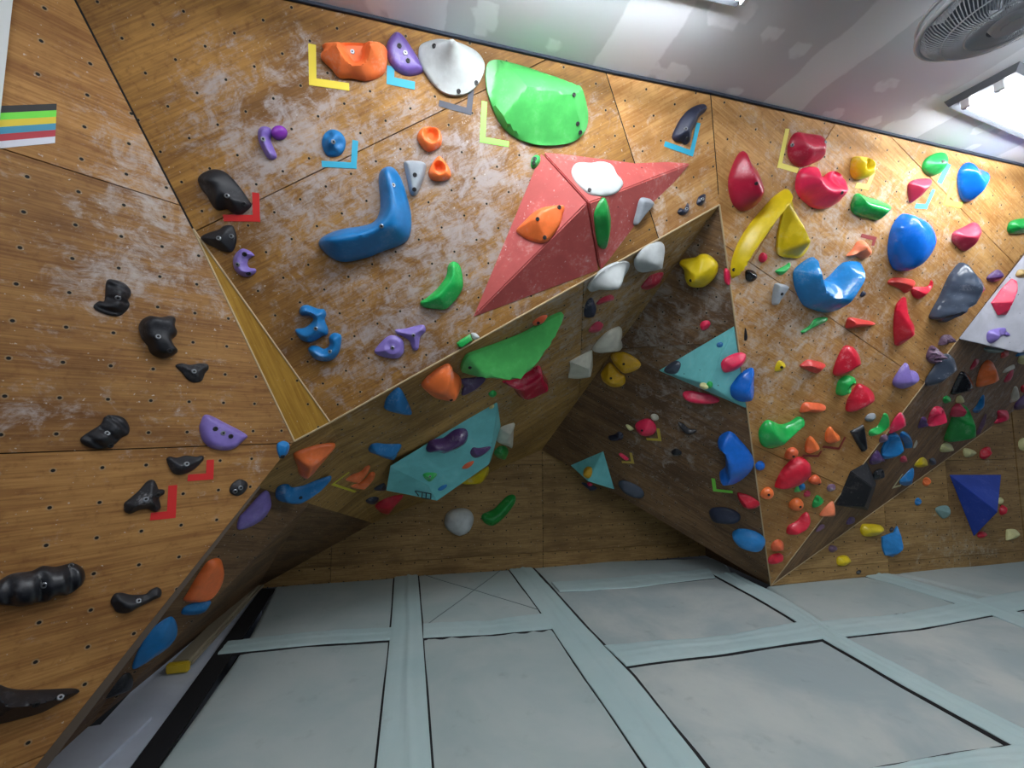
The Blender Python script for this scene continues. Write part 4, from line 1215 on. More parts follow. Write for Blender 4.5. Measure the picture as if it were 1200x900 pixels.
hold('tiny navy heart-shaped hold above the yellow cave hold, left of two', 'navy', 'D', 'c1', [(775,95),(790,75),(810,80),(830,50),(833,85),(815,105),(790,108)], hr=.45, bolts=[(818,80)])
hold('tiny navy hold above the yellow cave hold, right of two', 'navy', 'D', 'c1', [(865,45),(880,20),(912,8),(910,40),(890,62),(868,60)], hr=.45, bolts=[(893,33)])
YT, BT, GT, KT = (222, 200, 52), (44, 164, 196), (146, 232, 92), (52, 56, 70)
tape('yellow tape corner left of the pocketed orange hold', YT, 'C', 'b0', [(263,207),(266,383),(437,408)], 25)
tape('blue tape corner beneath the violet half-disc', BT, 'C', 'b0', [(632,310),(630,378),(745,402)], 27)
tape('dark grey tape corner under the white cone', KT, 'C', 'b0', [(1010,420),(998,523),(857,483)], 22)
tape('light green tape corner left of the big green scooped hold', GT, 'C', 'b0', [(1071,475),(1062,655),(1185,676)], 22)
tape('blue tape corner under the dark blue grooved hold', BT, 'C', 'b0', [(466,658),(458,776),(308,768)], 22)
tape('red tape corner around the large rough black hold', RED, 'C', 'W', [(598,275),(603,455),(370,452)], 36)
tape('blue tape corner around the navy claw-shaped hold', BT, 'D', 'Z', [(890,405),(828,672),(590,588)], 34)

# the red pyramid: two volumes butted along a slot
volume('left half of the big red pyramid volume, holding the orange hold', (194, 90, 86), [(634,178),(553,373),(702,317)], [(688,237.5,.20)], [(0,1,3),(1,2,3),(0,3,2),(0,2,1)], 'C', .5, 'red_l', 'halves of the red pyramid')
volume('right half of the red pyramid volume, holding the white sloper', (194, 90, 86), [(636,178),(810,191,'D'),(704,317,'C')], [(690.5,237.5,.20)], [(0,3,1),(1,3,2),(0,2,3),(0,1,2)], 'C', .5, 'red_r', 'halves of the red pyramid')
hold('white dished sloper on the top face of the red pyramid', 'white', 'red_r0', 'V', [(782,230),(812,180),(860,167),(930,167),(990,152),(1050,162),(1085,190),(1110,250),(1143,290),(1145,330),(1100,383),(1030,412),(950,417),(892,402),(835,350),(792,290)], hr=.22, pocket=[(1045,265,52,.5)], dark=[(905,375)], fin='matte', chalk=.05)
hold('orange fin-shaped hold on the left face of the red pyramid', 'orange', 'red_l0', 'V', [(385,645),(440,580),(520,505),(600,478),(715,475),(710,540),(695,610),(650,690),(600,742),(540,745),(460,715),(410,680)], hr=.36, dark=[(540,580),(590,710),(692,497)], fin='satin', steep=(-.2, -1), asym=.45, chalk=.15)
hold('green leaf-shaped hold on the lower face of the red pyramid', 'dgreen', 'red_r1', 'V', [(935,560),(950,500),(990,440),(1015,434),(1040,470),(1060,540),(1072,600),(1065,700),(1040,792),(990,780),(970,740),(950,650)], hr=.32, fin='satin', chalk=.1)
hold('grey tapered hold at the right end of the red pyramid', 'grey', 'red_r1', 'c1', [(600,32),(640,30),(668,45),(660,70),(620,110),(580,155),(568,145),(580,95)], hr=.32, prof='flat', fin='matte', sharp=30)

# ================================================================ CAVE ROOF
hold('large white nose-shaped hold under the roof beneath the red pyramid', 'white', 'R', 'R1', [(180,580),(200,530),(260,460),(350,420),(440,413),(490,440),(480,510),(440,590),(400,640),(360,640),(300,615),(220,625),(185,605)], hr=.62, fin='matte', chalk=.05, peak=(385,585), prof='bell')
hold('white rounded hold under the roof, upper right of the nose-shaped one', 'white', 'R', 'R1', [(505,420),(510,370),(560,310),(640,272),(700,275),(728,310),(732,400),(720,450),(690,475),(600,490),(540,480)], hr=.55, fin='matte', chalk=.05)
hold('dark red flat hold below the white rounded hold', 'crimson', 'R', 'R1', [(548,580),(580,530),(620,492),(700,480),(710,500),(690,555),(640,590),(590,602)], hr=.25)
hold('small dark red flat hold below the white nose-shaped hold', 'crimson', 'R', 'R1', [(235,690),(270,655),(330,635),(362,655),(350,680),(300,690),(250,705)], hr=.25)
hold('navy egg-shaped hold under the roof at the seam', 'navy', 'R', 'R1', [(155,710),(175,665),(205,655),(225,700),(240,745),(225,795),(180,803),(152,780)], hr=.35, fin='matte')
hold('small raspberry hold above the lower white hold', 'raspberry', 'R', 'R1', [(180,890),(200,850),(240,820),(285,845),(270,890),(220,905)], hr=.3)
hold('white flared hold above the pair of yellow holds', 'bone', 'R', 'R2', [(213,230),(250,170),(310,110),(380,83),(415,95),(425,140),(418,180),(445,225),(430,245),(370,268),(290,268),(225,258)], hr=.5, fin='matte', chalk=.05, steep=(.2, 1), asym=.4)
hold('white boxy hold with sharp ridges at the end of the green banana', 'bone', 'R', 'R2', [(45,320),(100,290),(205,247),(215,300),(228,390),(205,420),(190,450),(130,473),(50,455),(55,370)], hr=.5, fin='matte', chalk=.05, smooth=False, sharp=25, prof='cone', steep=(.6, -.2), asym=.3)
hold('long bright green banana-shaped hold under the roof', 'lime', 'R', 'G', [(370,590),(385,530),(415,500),(520,475),(700,430),(850,380),(980,300),(1070,264),(1105,267),(1100,310),(1040,420),(960,520),(880,590),(780,660),(690,685),(560,685),(460,665),(380,650)], hr=.5, steep=(-.1, 1), asym=.6, prof='cone', sharp=28, dark=[(425,605)], fin='satin', chalk=.1)
hold('orange bulging hold at the left end of the green banana', 'orange', 'R', 'G', [(90,740),(110,690),(180,620),(250,580),(290,590),(320,650),(370,700),(385,750),(370,800),(320,850),(260,865),(190,845),(130,790)], hr=.55, dark=[(293,832)], fin='satin')
hold('dark purple hold half hidden under the green banana', 'plum', 'R', 'G', [(355,690),(420,680),(540,690),(500,750),(440,790),(380,815),(375,770),(385,740)], hr=.35)
hold('dark red block hold hanging below the green banana', 'crimson', 'R', 'G', [(650,700),(750,690),(850,640),(915,600),(950,660),(990,750),(900,800),(800,832),(760,800),(720,740)], hr=.4, fin='gloss', chalk=.15, prof='flat', sharp=40)
hold('tiny orange double hold above the green banana', 'dorange', 'R', 'G', [(865,290),(890,262),(930,240),(970,242),(968,262),(940,300),(885,315)], hr=.4, dark=[(905,292)])
hold('tiny green hold at the tip of the turquoise volume', 'green', 'R', 'G', [(555,790),(580,765),(605,772),(615,800),(580,820)], hr=.4)
hold('orange triangular hold at the left end of the roof', 'orange', 'R', 'Q', [(145,330),(165,295),(250,265),(330,247),(440,252),(400,330),(340,420),(300,480),(240,512),(200,490),(180,420)], hr=.42, chalk=.3, steep=(-.8, .2), asym=.4)
hold('blue banana-shaped hold below the orange triangle', 'blue', 'R', 'Q', [(20,600),(30,550),(70,525),(110,530),(140,560),(220,550),(320,510),(410,482),(395,520),(320,590),(250,640),(170,675),(80,670),(30,645)], hr=.42, dark=[(195,620)])
hold('blue two-lobed hold under the roof near the turquoise volume', 'blue', 'R', 'Q', [(672,280),(690,245),(730,235),(800,250),(905,262),(885,310),(880,345),(840,368),(790,360),(720,320),(680,300)], hr=.45)
hold('orange curved hold inside a yellow tape mark, upper half of a pair', 'orange', 'R', 'Q', [(500,490),(560,465),(620,440),(650,400),(680,395),(675,440),(640,500),(590,525),(530,515)], hr=.45)
hold('orange disc hold tucked under the curved orange one', 'orange', 'R', 'Q', [(540,535),(600,530),(650,492),(685,440),(718,450),(710,500),(670,550),(620,570),(560,558)], hr=.4)
hold('blue triangular hold under the edge of the overhang', 'blue', 'R', 'b2', [(605,100),(615,65),(655,20),(680,25),(710,80),(738,150),(715,158),(660,145),(610,125)], hr=.35, fin='matte')
hold('small dark blue hold beside the end of the turquoise volume', 'navy', 'R', 'b2', [(555,490),(600,465),(612,500),(570,504)], hr=.35)
hold('small dark blue hold left of the dark red one under the roof', 'navy', 'R', 'b2', [(515,550),(540,530),(575,535),(570,560),(540,570)], hr=.35)
hold('dark red hold below the left end of the turquoise volume', 'red', 'R', 'b2', [(560,575),(590,545),(640,525),(690,525),(660,570),(630,620),(600,620),(575,600)], hr=.4, chalk=.1)
tape('yellow tape mark around the pair of orange curved holds', (206, 196, 50), 'R', 'Q', [(535,440),(420,525),(580,578)], 18)
hold('white flared hold beyond the right end of the turquoise volume', 'bone', 'R', 'T', [(880,185),(950,160),(980,160),(975,210),(975,345),(940,335),(860,290),(870,230)], hr=.4, fin='matte', chalk=.05)
hold('green ball-like hold behind the turquoise volume', 'dgreen', 'R', 'T', [(835,370),(870,318),(920,327),(940,370),(915,418),(870,415)], hr=.5)
hold('yellow hold peeping out under the turquoise volume', 'yellow', 'R', 'T', [(610,580),(680,540),(760,480),(795,460),(797,520),(770,570),(720,595),(640,592)], hr=.4)
TQ = (120, 208, 210)
volume('turquoise prism volume under the roof, carrying the plum hold', TQ, [(456.7,546),(583,469),(587,498),(575,540),(452,575)], [(503,568,.15),(512,586,None),(573,544,None)], [(0,1,7,6,5),(0,5,6,4),(1,2,7),(2,3,7),(4,6,7,3),(0,4,3,2,1)], 'R0', .18, 'tq')
hold('plum kidney-shaped hold on the turquoise prism volume', 'plum', 'tq0', 'T', [(360,340),(375,290),(410,268),(480,262),(540,212),(590,194),(640,207),(658,250),(650,310),(610,350),(560,375),(490,393),(440,375),(375,370)], hr=.45, fin='gloss', chalk=.2, steep=(-.3, -1), asym=.5)
hold('small plum half-moon hold on the turquoise prism volume', 'plum', 'tq0', 'T', [(668,370),(685,327),(730,332),(812,327),(790,365),(740,400),(700,406)], hr=.3)
hold('small orange bead hold on the turquoise prism volume', 'dorange', 'tq0', 'T', [(610,475),(640,437),(690,422),(685,450),(650,480)], hr=.4)
hold('small green triangle hold with a bolt on the turquoise prism volume', 'green', 'tq0', 'T', [(335,515),(370,502),(430,512),(425,540),(385,573),(350,550)], hr=.3, bolts=[(383,530)])
hold('small blue bead hold at the front corner of the turquoise prism', 'blue', 'tq0', 'T', [(440,620),(465,597),(498,587),(503,605),(480,628),(450,635)], hr=.4)
hold('tiny cream hold at the tip of the turquoise prism', 'cream', 'tq0', 'f', ell(576.5,477,3.5,2.5,-30,8), hr=.5)

# ================================================================ LEFT CAVE WALL
hold('lilac hold sticking out behind the edge of the left wall', 'lilac', 'K', 'c', [(600,280),(640,235),(785,88),(825,170),(810,230),(760,290),(680,340),(590,360)], hr=.25, sil=False, chalk=.2)
hold('large orange half-disc hold sticking out behind the left wall edge', 'orange', 'K', 'c', [(215,865),(240,800),(330,650),(390,580),(465,568),(490,640),(490,700),(460,770),(400,840),(330,870)], hr=.2, sil=False, chalk=.05, prof='flat')
hold('small blue hold right below the orange half-disc', 'blue', 'K', 'a3', [(850,175),(880,135),(985,115),(960,165),(900,182)], hr=.25, sil=False)
hold('blue fin hold sticking out behind the lower left wall edge', 'sky', 'K', 'a3', [(620,420),(660,320),(720,240),(800,190),(828,230),(825,280),(790,330),(720,380),(640,430)], hr=.2, sil=False, chalk=.05)
hold('black hold behind the lowest part of the left wall edge', 'black', 'K', 'a3', [(470,570),(520,510),(590,455),(620,470),(615,520),(560,550),(490,572)], hr=.4, sil=False, chalk=.1)

# ================================================================ CAVE BACK WALL
hold('white domed hold on the cave back wall', 'white', 'H', 'T', [(485,840),(500,790),(550,760),(620,752),(670,775),(690,820),(680,870),(650,920),(590,945),(530,920),(490,880)], hr=.5, prof='dome', fin='matte', chalk=.1)
hold('green curved hold on the cave back wall', 'dgreen', 'H', 'T', [(745,810),(760,790),(830,760),(880,710),(930,665),(975,660),(985,700),(950,760),(890,830),(830,873),(780,865),(750,835)], hr=.35)

# ================================================================ RIGHT CAVE WALL
hold('large yellow lumpy hold with a bolt hole on the cave wall', 'yellow', 'F', 'R1', [(810,430),(830,397),(920,377),(960,352),(1020,350),(1078,400),(1086,450),(1060,520),(990,588),(920,602),(870,590),(845,540),(840,470)], hr=.55, dark=[(897,532)], fin='satin', chalk=.25)
hold('pink sliver hold on the edge right of the yellow lumpy hold', 'pink', 'F', 'R1', [(1130,460),(1150,447),(1170,470),(1174,555),(1155,570),(1132,540)], hr=.35)
hold('small pink hold above the turquoise pyramid on the cave wall', 'pink', 'F', 'R1', [(960,850),(980,820),(1020,814),(1035,840),(1010,875),(975,888)], hr=.4)
hold('yellow rounded hold below the white flared one, upper of two', 'gold', 'F', 'R2', [(330,275),(400,257),(450,264),(520,305),(545,345),(520,380),(450,416),(400,410),(345,340)], hr=.4, dark=[(425,340)])
hold('yellow rounded hold beside the white boxy one, lower of two', 'gold', 'F', 'R2', [(258,440),(265,400),(320,332),(350,345),(400,405),(430,430),(430,480),(390,510),(330,513),(275,480)], hr=.4, dark=[(335,440)])
volume('large turquoise pyramid volume on the right cave wall edge', TQ, [(771,434),(861,381),(875.5,479)], [(829,451,.16)], [(0,1,3),(1,2,3),(0,3,2),(0,2,1)], 'F', .18, 'tp')
hold('chalky navy hold at the left tip of the turquoise pyramid', 'slate', 'tp0', 'R2', [(700,385),(730,347),(790,317),(825,332),(820,370),(790,406),(730,408)], hr=.35, chalk=.6)
hold('tiny blue hold high on the turquoise pyramid', 'blue', 'tp0', 'f', ell(843.5,404,4,3.2,-20,8), hr=.3)
hold('pink rounded hold on the right face of the turquoise pyramid', 'pink', 'tp1', 'c1', [(980,805),(1000,777),(1060,757),(1103,767),(1098,805),(1060,838),(1000,848)], hr=.45, chalk=.2)
hold('glossy blue hold on the lower right corner of the turquoise pyramid', 'rblue', 'tp1', 'E5', [(-30,560),(0,500),(60,430),(140,392),(180,402),(190,520),(203,620),(188,688),(130,703),(60,690),(-10,640)], hr=.5, fin='gloss', chalk=.1)
hold('tiny cream hold on the lower edge of the turquoise pyramid', 'cream', 'tp0', 'f', ell(824.5,452.5,6,4,10,8), hr=.5)
hold('tiny green hold beside the tiny cream one on the turquoise pyramid', 'green', 'tp1', 'f', ell(832,451.5,4,4.5,0,8), hr=.5)
hold('long pink hold tucked under the turquoise pyramid', 'pink', 'F', 'R2', [(835,570),(850,542),(900,532),(950,540),(1020,550),(1095,585),(1080,615),(1010,630),(930,630),(860,610)], hr=.4, chalk=.3)
hold('round pink fluted hold in the middle of the cave wall', 'pink', 'F', 'c2', [(573,210),(590,180),(640,162),(670,190),(672,225),(645,250),(600,250)], hr=.45, dark=[(580,232)], chalk=.1)
hold('tiny white hold above the round pink fluted one', 'bone', 'F', 'f', ell(767,489.5,5,4.5,20,8), hr=.5)
hold('tiny cream wedge left of the round pink fluted hold', 'cream', 'F', 'c2', [(532,195),(545,190),(570,212),(548,220)], hr=.4)
hold('navy two-finned hold on the cave wall left of the pink one', 'navy', 'F', 'c2', [(450,250),(480,240),(500,222),(520,235),(515,260),(480,270),(455,265)], hr=.45, lump=.3)
hold('small pink stick hold inside a yellow tape corner on the cave wall', 'pink', 'F', 'c2', [(500,330),(515,325),(545,350),(535,362),(515,350)], hr=.4)
hold('black crescent hold on the cave wall', 'black', 'F', 'c2', [(778,180),(800,184),(830,210),(865,215),(850,235),(820,240),(795,220)], hr=.4, chalk=.1)
hold('small black knob hold below the black crescent', 'black', 'F', 'c2', [(745,320),(770,302),(795,320),(785,338),(755,338)], hr=.45, chalk=.1)
tape('yellow tape corner beside the round pink fluted hold', (190, 170, 60), 'F', 'c2', [(684,208),(693,262),(630,258)], 13)
tape('yellow tape corner beside the small pink stick hold', (190, 165, 70), 'F', 'c2', [(556,322),(566,368),(515,366)], 12)
volume('small turquoise pyramid volume deep in the cave', TQ, [(668,545),(707.3,528),(720.7,574)], [(688.5,564,.15)], [(0,1,3),(1,2,3),(0,3,2),(0,2,1)], 'F', .18, 'ts')
hold('small yellow egg-shaped hold on the small turquoise pyramid', 'gold', 'ts0', 'N', [(462,570),(472,527),(510,502),(553,515),(548,570),(520,603),(477,598)], hr=.5)
hold('tiny pink hold below the small turquoise pyramid', 'pink', 'F', 'N', [(508,650),(530,640),(558,660),(545,680),(515,675)], hr=.4)
hold('small navy hold in the shadow below the small turquoise pyramid', 'navy', 'F', 'N', [(460,650),(500,650),(590,680),(580,712),(535,725),(510,700)], hr=.35)
hold('dark navy egg-shaped hold right of the small turquoise pyramid', 'slate', 'F', 'N', [(780,660),(820,622),(900,642),(980,690),(1006,750),(980,793),(900,788),(820,740)], hr=.4, chalk=.05, fin='matte')
hold('large blue crescent hold on the cave wall edge', 'rblue', 'F', 'O', [(605,300),(625,240),(690,192),(740,202),(800,270),(880,380),(916,460),(913,530),(870,600),(800,668),(730,703),(660,693),(620,650),(615,600),(668,540),(667,440),(660,360),(630,340)], hr=.5, fin='satin', chalk=.1, steep=(-1, 0), asym=.5)
hold('red teardrop hold below the large blue crescent', 'red', 'F', 'O', [(780,735),(830,737),(900,765),(973,830),(958,870),(900,893),(840,880),(800,820)], hr=.45, chalk=.2)
hold('dark navy oval hold above the blue egg on the cave wall', 'navy', 'F', 'U', [(530,100),(560,47),(650,32),(740,52),(798,100),(798,160),(740,200),(640,203),(560,180)], hr=.4, chalk=.05, fin='matte')
hold('bright blue egg-shaped hold low on the cave wall edge', 'sky', 'F', 'U', [(735,270),(790,227),(880,227),(960,260),(1016,320),(1018,390),(980,433),(900,433),(800,390),(750,330)], hr=.5, fin='matte', chalk=.2, prof='dome')
tape('green tape corner at the foot of the large blue crescent', (110, 200, 60), 'F', 'O', [(568,605),(582,708),(740,725)], 26)

# ================================================================ TALL RIGHT WALL
hold('crimson teardrop hold at the top left of the right wall', 'crimson', 'E', 'E1', [(325,462),(350,470),(390,540),(440,590),(480,660),(497,730),(470,800),(400,860),(320,882),(250,850),(210,780),(198,690),(215,620),(250,550),(290,490)], hr=.5, dark=[(398,690)], fin='satin', chalk=.2)
hold('dark crimson rounded hold inside a yellow tape corner', 'crimson', 'E', 'E1', [(615,450),(640,380),(690,330),(790,337),(880,347),(920,380),(920,450),(890,510),(800,550),(720,573),(660,555),(625,510)], hr=.36, bolts=[(883,400),(650,420)], fin='satin', chalk=.25)
hold('pink-red kidney-shaped hold below the dark crimson one', 'pink', 'E', 'E1', [(670,700),(690,622),(740,580),(800,572),(845,577),(860,622),(900,645),(950,612),(1000,600),(1058,630),(1082,700),(1060,768),(1000,828),(900,868),(800,853),(720,800),(680,750)], hr=.45, pocket=[(1005,665,55,.4)], dark=[(1000,755)], fin='satin', chalk=.08)
hold('long curved yellow hold reaching down to the cave edge', 'yellow', 'E', 'f', [(930,222),(926,238),(905,262),(888,283),(875,300),(866,316),(859,326),(856,318),(858,303),(866,284),(880,264),(896,247),(914,230)], hr=.42, steep=(.7, .7), asym=.4, fin='satin', chalk=.2, dark=[(860,316)])
hold('tall yellow flared hold beside the long curved yellow one', 'yellow', 'E', 'E3', [(490,-40),(515,-52),(545,-20),(570,50),(600,110),(640,190),(700,230),(713,275),(690,320),(630,370),(540,373),(460,363),(422,340),(416,290),(430,180),(460,80)], hr=.5, fin='satin', chalk=.3, peak=(650,250), prof='bell')
hold('small yellow hold with a round pocket near the ceiling', 'yellow', 'E', 'd0', [(385,800),(400,740),(450,733),(500,745),(511,775),(495,820),(440,840),(400,835)], hr=.5, pocket=[(468,770,20,.95)], prof='dome')
hold('green faceted hold right of the pink-red kidney', 'green', 'E', 'E2', [(-15,640),(25,580),(100,600),(220,630),(293,662),(280,700),(200,768),(120,755),(40,740),(-15,700)], hr=.38, fin='gloss', sharp=35, chalk=.1)
hold('green leaf hold near the ceiling on a dark seam', 'green', 'E', 'E2', [(480,400),(510,342),(580,302),(650,287),(693,307),(680,370),(640,428),(560,458),(510,440)], hr=.42, dark=[(630,355)], fin='satin', chalk=.1)
hold('raspberry hold just below the green leaf hold', 'raspberry', 'E', 'E2', [(380,540),(400,500),(470,477),(570,475),(573,510),(510,580),(450,620),(400,646),(387,610)], hr=.42, chalk=.35)
hold('blue rounded hold high at the right beside a lime tape corner', 'rblue', 'E', 'E2', [(730,460),(760,400),(820,362),(870,370),(910,400),(990,422),(998,450),(960,510),(900,588),(830,636),(770,628),(735,560)], hr=.42, fin='gloss', chalk=.08)
hold('big glossy blue domed hold in the middle of the right wall', 'rblue', 'E', 'E4', [(240,330),(250,220),(290,132),(370,67),(450,77),(540,117),(593,180),(603,250),(560,340),(480,420),(390,463),(320,463),(270,420)], hr=.42, fin='gloss', chalk=.06, prof='dome')
hold('raspberry cone hold on the dark seam right of the blue dome', 'raspberry', 'E', 'E4', [(690,230),(710,190),(800,157),(880,127),(923,142),(918,200),(860,288),(800,326),(740,295),(700,265)], hr=.45, chalk=.25)
hold('green hold cut off by the right edge of the picture', 'dgreen', 'E', 'E4', [(1080,160),(1110,117),(1200,97),(1260,110),(1260,190),(1120,206),(1085,190)], hr=.42)
hold('large slate-coloured horn hold right of the red triangle', 'slate', 'E', 'E4', [(530,795),(550,745),(620,650),(690,530),(740,470),(805,417),(850,427),(910,490),(968,545),(958,600),(870,660),(868,710),(750,768),(650,828),(600,815)], hr=.5, fin='gloss', chalk=.3, sharp=32, lump=.12)
hold('dark lumpy plum hold beside the tip of the slate horn', 'plum', 'E', 'E4', [(935,520),(960,490),(1030,457),(1078,487),(1060,520),(1000,545),(960,540)], hr=.45, lump=.3, chalk=.5)
hold('big glossy blue U-shaped hold in the right wall centre', 'sky', 'E', 'E3', [(535,480),(560,440),(620,400),(690,370),(710,400),(732,490),(762,528),(810,533),(880,480),(960,417),(1073,412),(1078,470),(1060,540),(1010,620),(940,710),(870,758),(790,763),(700,740),(630,710),(580,640),(545,560)], hr=.46, fin='gloss', chalk=.2, sharp=40)
hold('salmon orange hold inside a dark red tape corner', 'salmon', 'E', 'E3', [(910,355),(960,312),(1000,262),(1050,252),(1090,290),(1103,330),(1080,373),(1030,383),(1000,365),(930,365)], hr=.5, lump=.3, chalk=.2)
hold('tiny pink ball hold above the green sliver', 'pink', 'E', 'E3', [(295,365),(320,337),(355,347),(360,380),(330,406),(300,395)], hr=.5, chalk=.1, prof='dome')
hold('small black knobbly hold near the cave edge of the right wall', 'black', 'E', 'E3', [(200,480),(215,457),(260,462),(295,490),(290,525),(250,543),(210,530)], hr=.5, lump=.25, fin='gloss', chalk=.05)
hold('tiny green sliver hold left of the blue U', 'green', 'E', 'E3', [(410,470),(430,452),(490,427),(520,407),(527,435),(490,478),(450,495)], hr=.4, chalk=.1)
hold('small grey tapered hold left of the blue U', 'grey', 'E', 'E3', [(387,690),(400,572),(430,552),(508,570),(508,590),(450,660),(420,703)], hr=.4, dark=[(458,627)], prof='flat', fin='matte')
hold('green twisted double hold under the blue U', 'green', 'E', 'E3', [(590,890),(650,852),(700,802),(788,795),(770,830),(720,850),(650,880),(610,903)], hr=.35)
hold('orange-red wedge hold right below the blue U', 'brick', 'E', 'E3', [(910,822),(930,792),(1000,802),(1123,830),(1118,853),(1000,863),(912,868)], hr=.45, sharp=30)
hold('tiny navy hold behind the right arm of the blue U', 'navy', 'E', 'E3', [(1005,640),(1030,607),(1058,625),(1030,648)], hr=.45)
hold('red wedge hold below the blue dome, left of two', 'brick', 'E', 'E4', [(240,550),(290,512),(400,522),(453,540),(420,590),(385,623),(330,590)], hr=.42, sharp=30)
hold('red curled wedge hold below the blue dome, right of two', 'red', 'E', 'E4', [(405,600),(430,577),(540,577),(573,532),(573,577),(510,640),(465,663),(420,640)], hr=.42, sharp=35)
hold('tall red triangular hold between the red wedges and slate horn', 'red', 'E', 'E4', [(290,740),(310,690),(370,652),(390,690),(420,790),(478,860),(478,920),(400,970),(320,993),(300,940),(286,850)], hr=.48, peak=(420,915), prof='bell', chalk=.15)
hold('tiny yellow triangle hold on the right wall', 'yellow', 'E', 'E5', [(362,410),(370,352),(400,320),(450,342),(466,380),(420,413)], hr=.45, dark=[(420,378)], chalk=.1)
hold('orange wedge hold right of the tiny yellow triangle', 'brick', 'E', 'E5', [(580,370),(600,342),(660,314),(790,342),(828,370),(780,408),(740,438),(640,400)], hr=.45, sharp=32, chalk=.4)
hold('orange wedge hold above the green curved hold', 'dorange', 'E', 'E5', [(580,770),(610,692),(700,692),(800,712),(828,740),(760,783),(650,775)], hr=.45, sharp=32, chalk=.3)
hold('red rounded hold with a chalky side, above the green tube', 'red', 'E', 'E5', [(870,410),(900,312),(950,222),(1000,190),(1080,217),(1148,300),(1148,350),(1100,400),(1000,438),(920,458),(880,440)], hr=.5, chalk=.5)
hold('small green tube hold with a round hole between two red holds', 'green', 'E', 'E5', [(900,560),(920,492),(1000,457),(1078,477),(1060,550),(1020,608),(940,628),(907,610)], hr=.55, pocket=[(1018,555,34,.95)], prof='dome', chalk=.05)
hold('red rounded hold with a chalky side, below the green tube', 'red', 'E', 'E5', [(985,730),(1000,650),(1060,562),(1110,527),(1200,562),(1268,620),(1272,670),(1180,738),(1060,773),(1000,765)], hr=.5, chalk=.5)
hold('thin black sliver hold on the cave edge of the right wall', 'black', 'E', 'E5', [(95,140),(95,50),(105,36),(124,100),(120,140)], hr=.3, chalk=.05)
hold('lilac pointed hold with a chalky lip on the seam of the right wall', 'lilac', 'E', 'E6', [(275,520),(320,450),(380,395),(405,440),(470,462),(488,490),(450,540),(370,578),(300,560)], hr=.5, sharp=30, chalk=.5)
hold('cluster of mauve lumps above the lilac pointed hold', 'lumpy', 'E', 'E6', [(510,350),(535,282),(570,272),(600,300),(640,322),(638,350),(610,390),(560,398)], hr=.5, lump=.9, lumpf=42, chalk=.4)
hold('small cluster of mauve lumps at the corner of the white volume', 'lumpy', 'E', 'E6', [(595,255),(630,202),(690,197),(718,217),(710,245),(660,263),(610,268)], hr=.5, lump=.9, lumpf=42, chalk=.5)
hold('long green curved hold low on the right wall', 'green', 'E', 'E7', [(220,230),(230,152),(290,94),(360,112),(440,145),(530,130),(600,92),(656,102),(650,160),(570,220),(480,288),(420,338),(340,353),(260,320)], hr=.45, fin='gloss', chalk=.1)
hold('orange pointed hold inside a red tape corner, left of two', 'orange', 'E', 'E7', [(630,310),(640,262),(672,234),(720,272),(776,345),(750,368),(680,393),(637,370)], hr=.5, chalk=.1)
hold('orange pointed hold inside a red tape corner, right of two', 'orange', 'E', 'E7', [(802,220),(817,172),(850,150),(890,190),(953,245),(938,280),(870,308),(817,280)], hr=.5, chalk=.1)
hold('flat black blade hold right of the orange pointed pair', 'black', 'E', 'E7', [(1018,190),(1138,132),(1158,200),(1183,340),(1140,378),(1090,310)], hr=.2, smooth=False, prof='flat', sharp=30, chalk=.1)
hold('orange ball hold on top of the red dome', 'dorange', 'E', 'E7', [(450,390),(470,347),(530,337),(568,360),(563,410),(520,438),(460,430)], hr=.6, prof='dome', dark=[(525,412)], chalk=.15)
hold('big red dome hold low on the right wall', 'red', 'E', 'E7', [(365,670),(400,562),(460,482),(540,432),(620,432),(680,480),(696,560),(660,618),(580,668),(470,693),(385,688)], hr=.45, chalk=.15, prof='dome', fin='satin')
hold('orange ball hold at the right of the red dome', 'dorange', 'E', 'E7', [(650,620),(690,582),(740,582),(773,625),(758,658),(700,658)], hr=.6, prof='dome', dark=[(750,655)], chalk=.15)
hold('orange ball hold nearest the cave edge, left of the red dome', 'orange', 'E', 'f', ell(899.5,578.5,8,7.2), hr=.6, prof='dome', dark=[(901,580)], chalk=.15)
hold('orange ball hold straight below the red dome', 'orange', 'E', 'f', ell(933.5,591.5,9,7.4), hr=.6, prof='dome', dark=[(938,594)], chalk=.15)
hold('tiny blue ball hold between the blue crescent and red dome', 'rblue', 'E', 'f', ell(891,546,6,5.6), hr=.55, prof='dome', chalk=.05)
hold('tiny blue hold under the right side of the red dome', 'blue', 'E', 'f', ell(940.5,571,4.5,4.4), hr=.5, chalk=.05)
hold('tiny green wedge under the red dome', 'lime', 'E', 'E7', [(530,722),(555,672),(600,718),(570,730)], hr=.4, chalk=.05)
hold('tiny red hold beside the green triangle hold', 'raspberry', 'E', 'f', ell(946.5,579,4.6,4.2), hr=.5, chalk=.1)
hold('small green triangle hold above the orange flared one', 'green', 'E', 'E7', [(692,850),(700,790),(735,752),(803,805),(780,840),(720,868)], hr=.45, pocket=[(735,800,16,.4)], chalk=.05)
hold('tiny chalky mauve hold left of the black pyramid', 'lumpy', 'E', 'E7', [(815,690),(840,657),(890,662),(908,690),(880,718),(840,723)], hr=.5, lump=.3, chalk=.6)
hold('orange flared hold at the lower left of the black pyramid', 'salmon', 'E', 'E8', [(755,90),(800,30),(860,-10),(885,0),(913,80),(880,128),(820,123),(762,110)], hr=.5, chalk=.1)
hold('red banana hold low on the right wall', 'red', 'E', 'E8', [(465,240),(480,192),(560,162),(620,102),(660,90),(683,130),(668,200),(620,248),(530,278),(480,273)], hr=.5, chalk=.1)
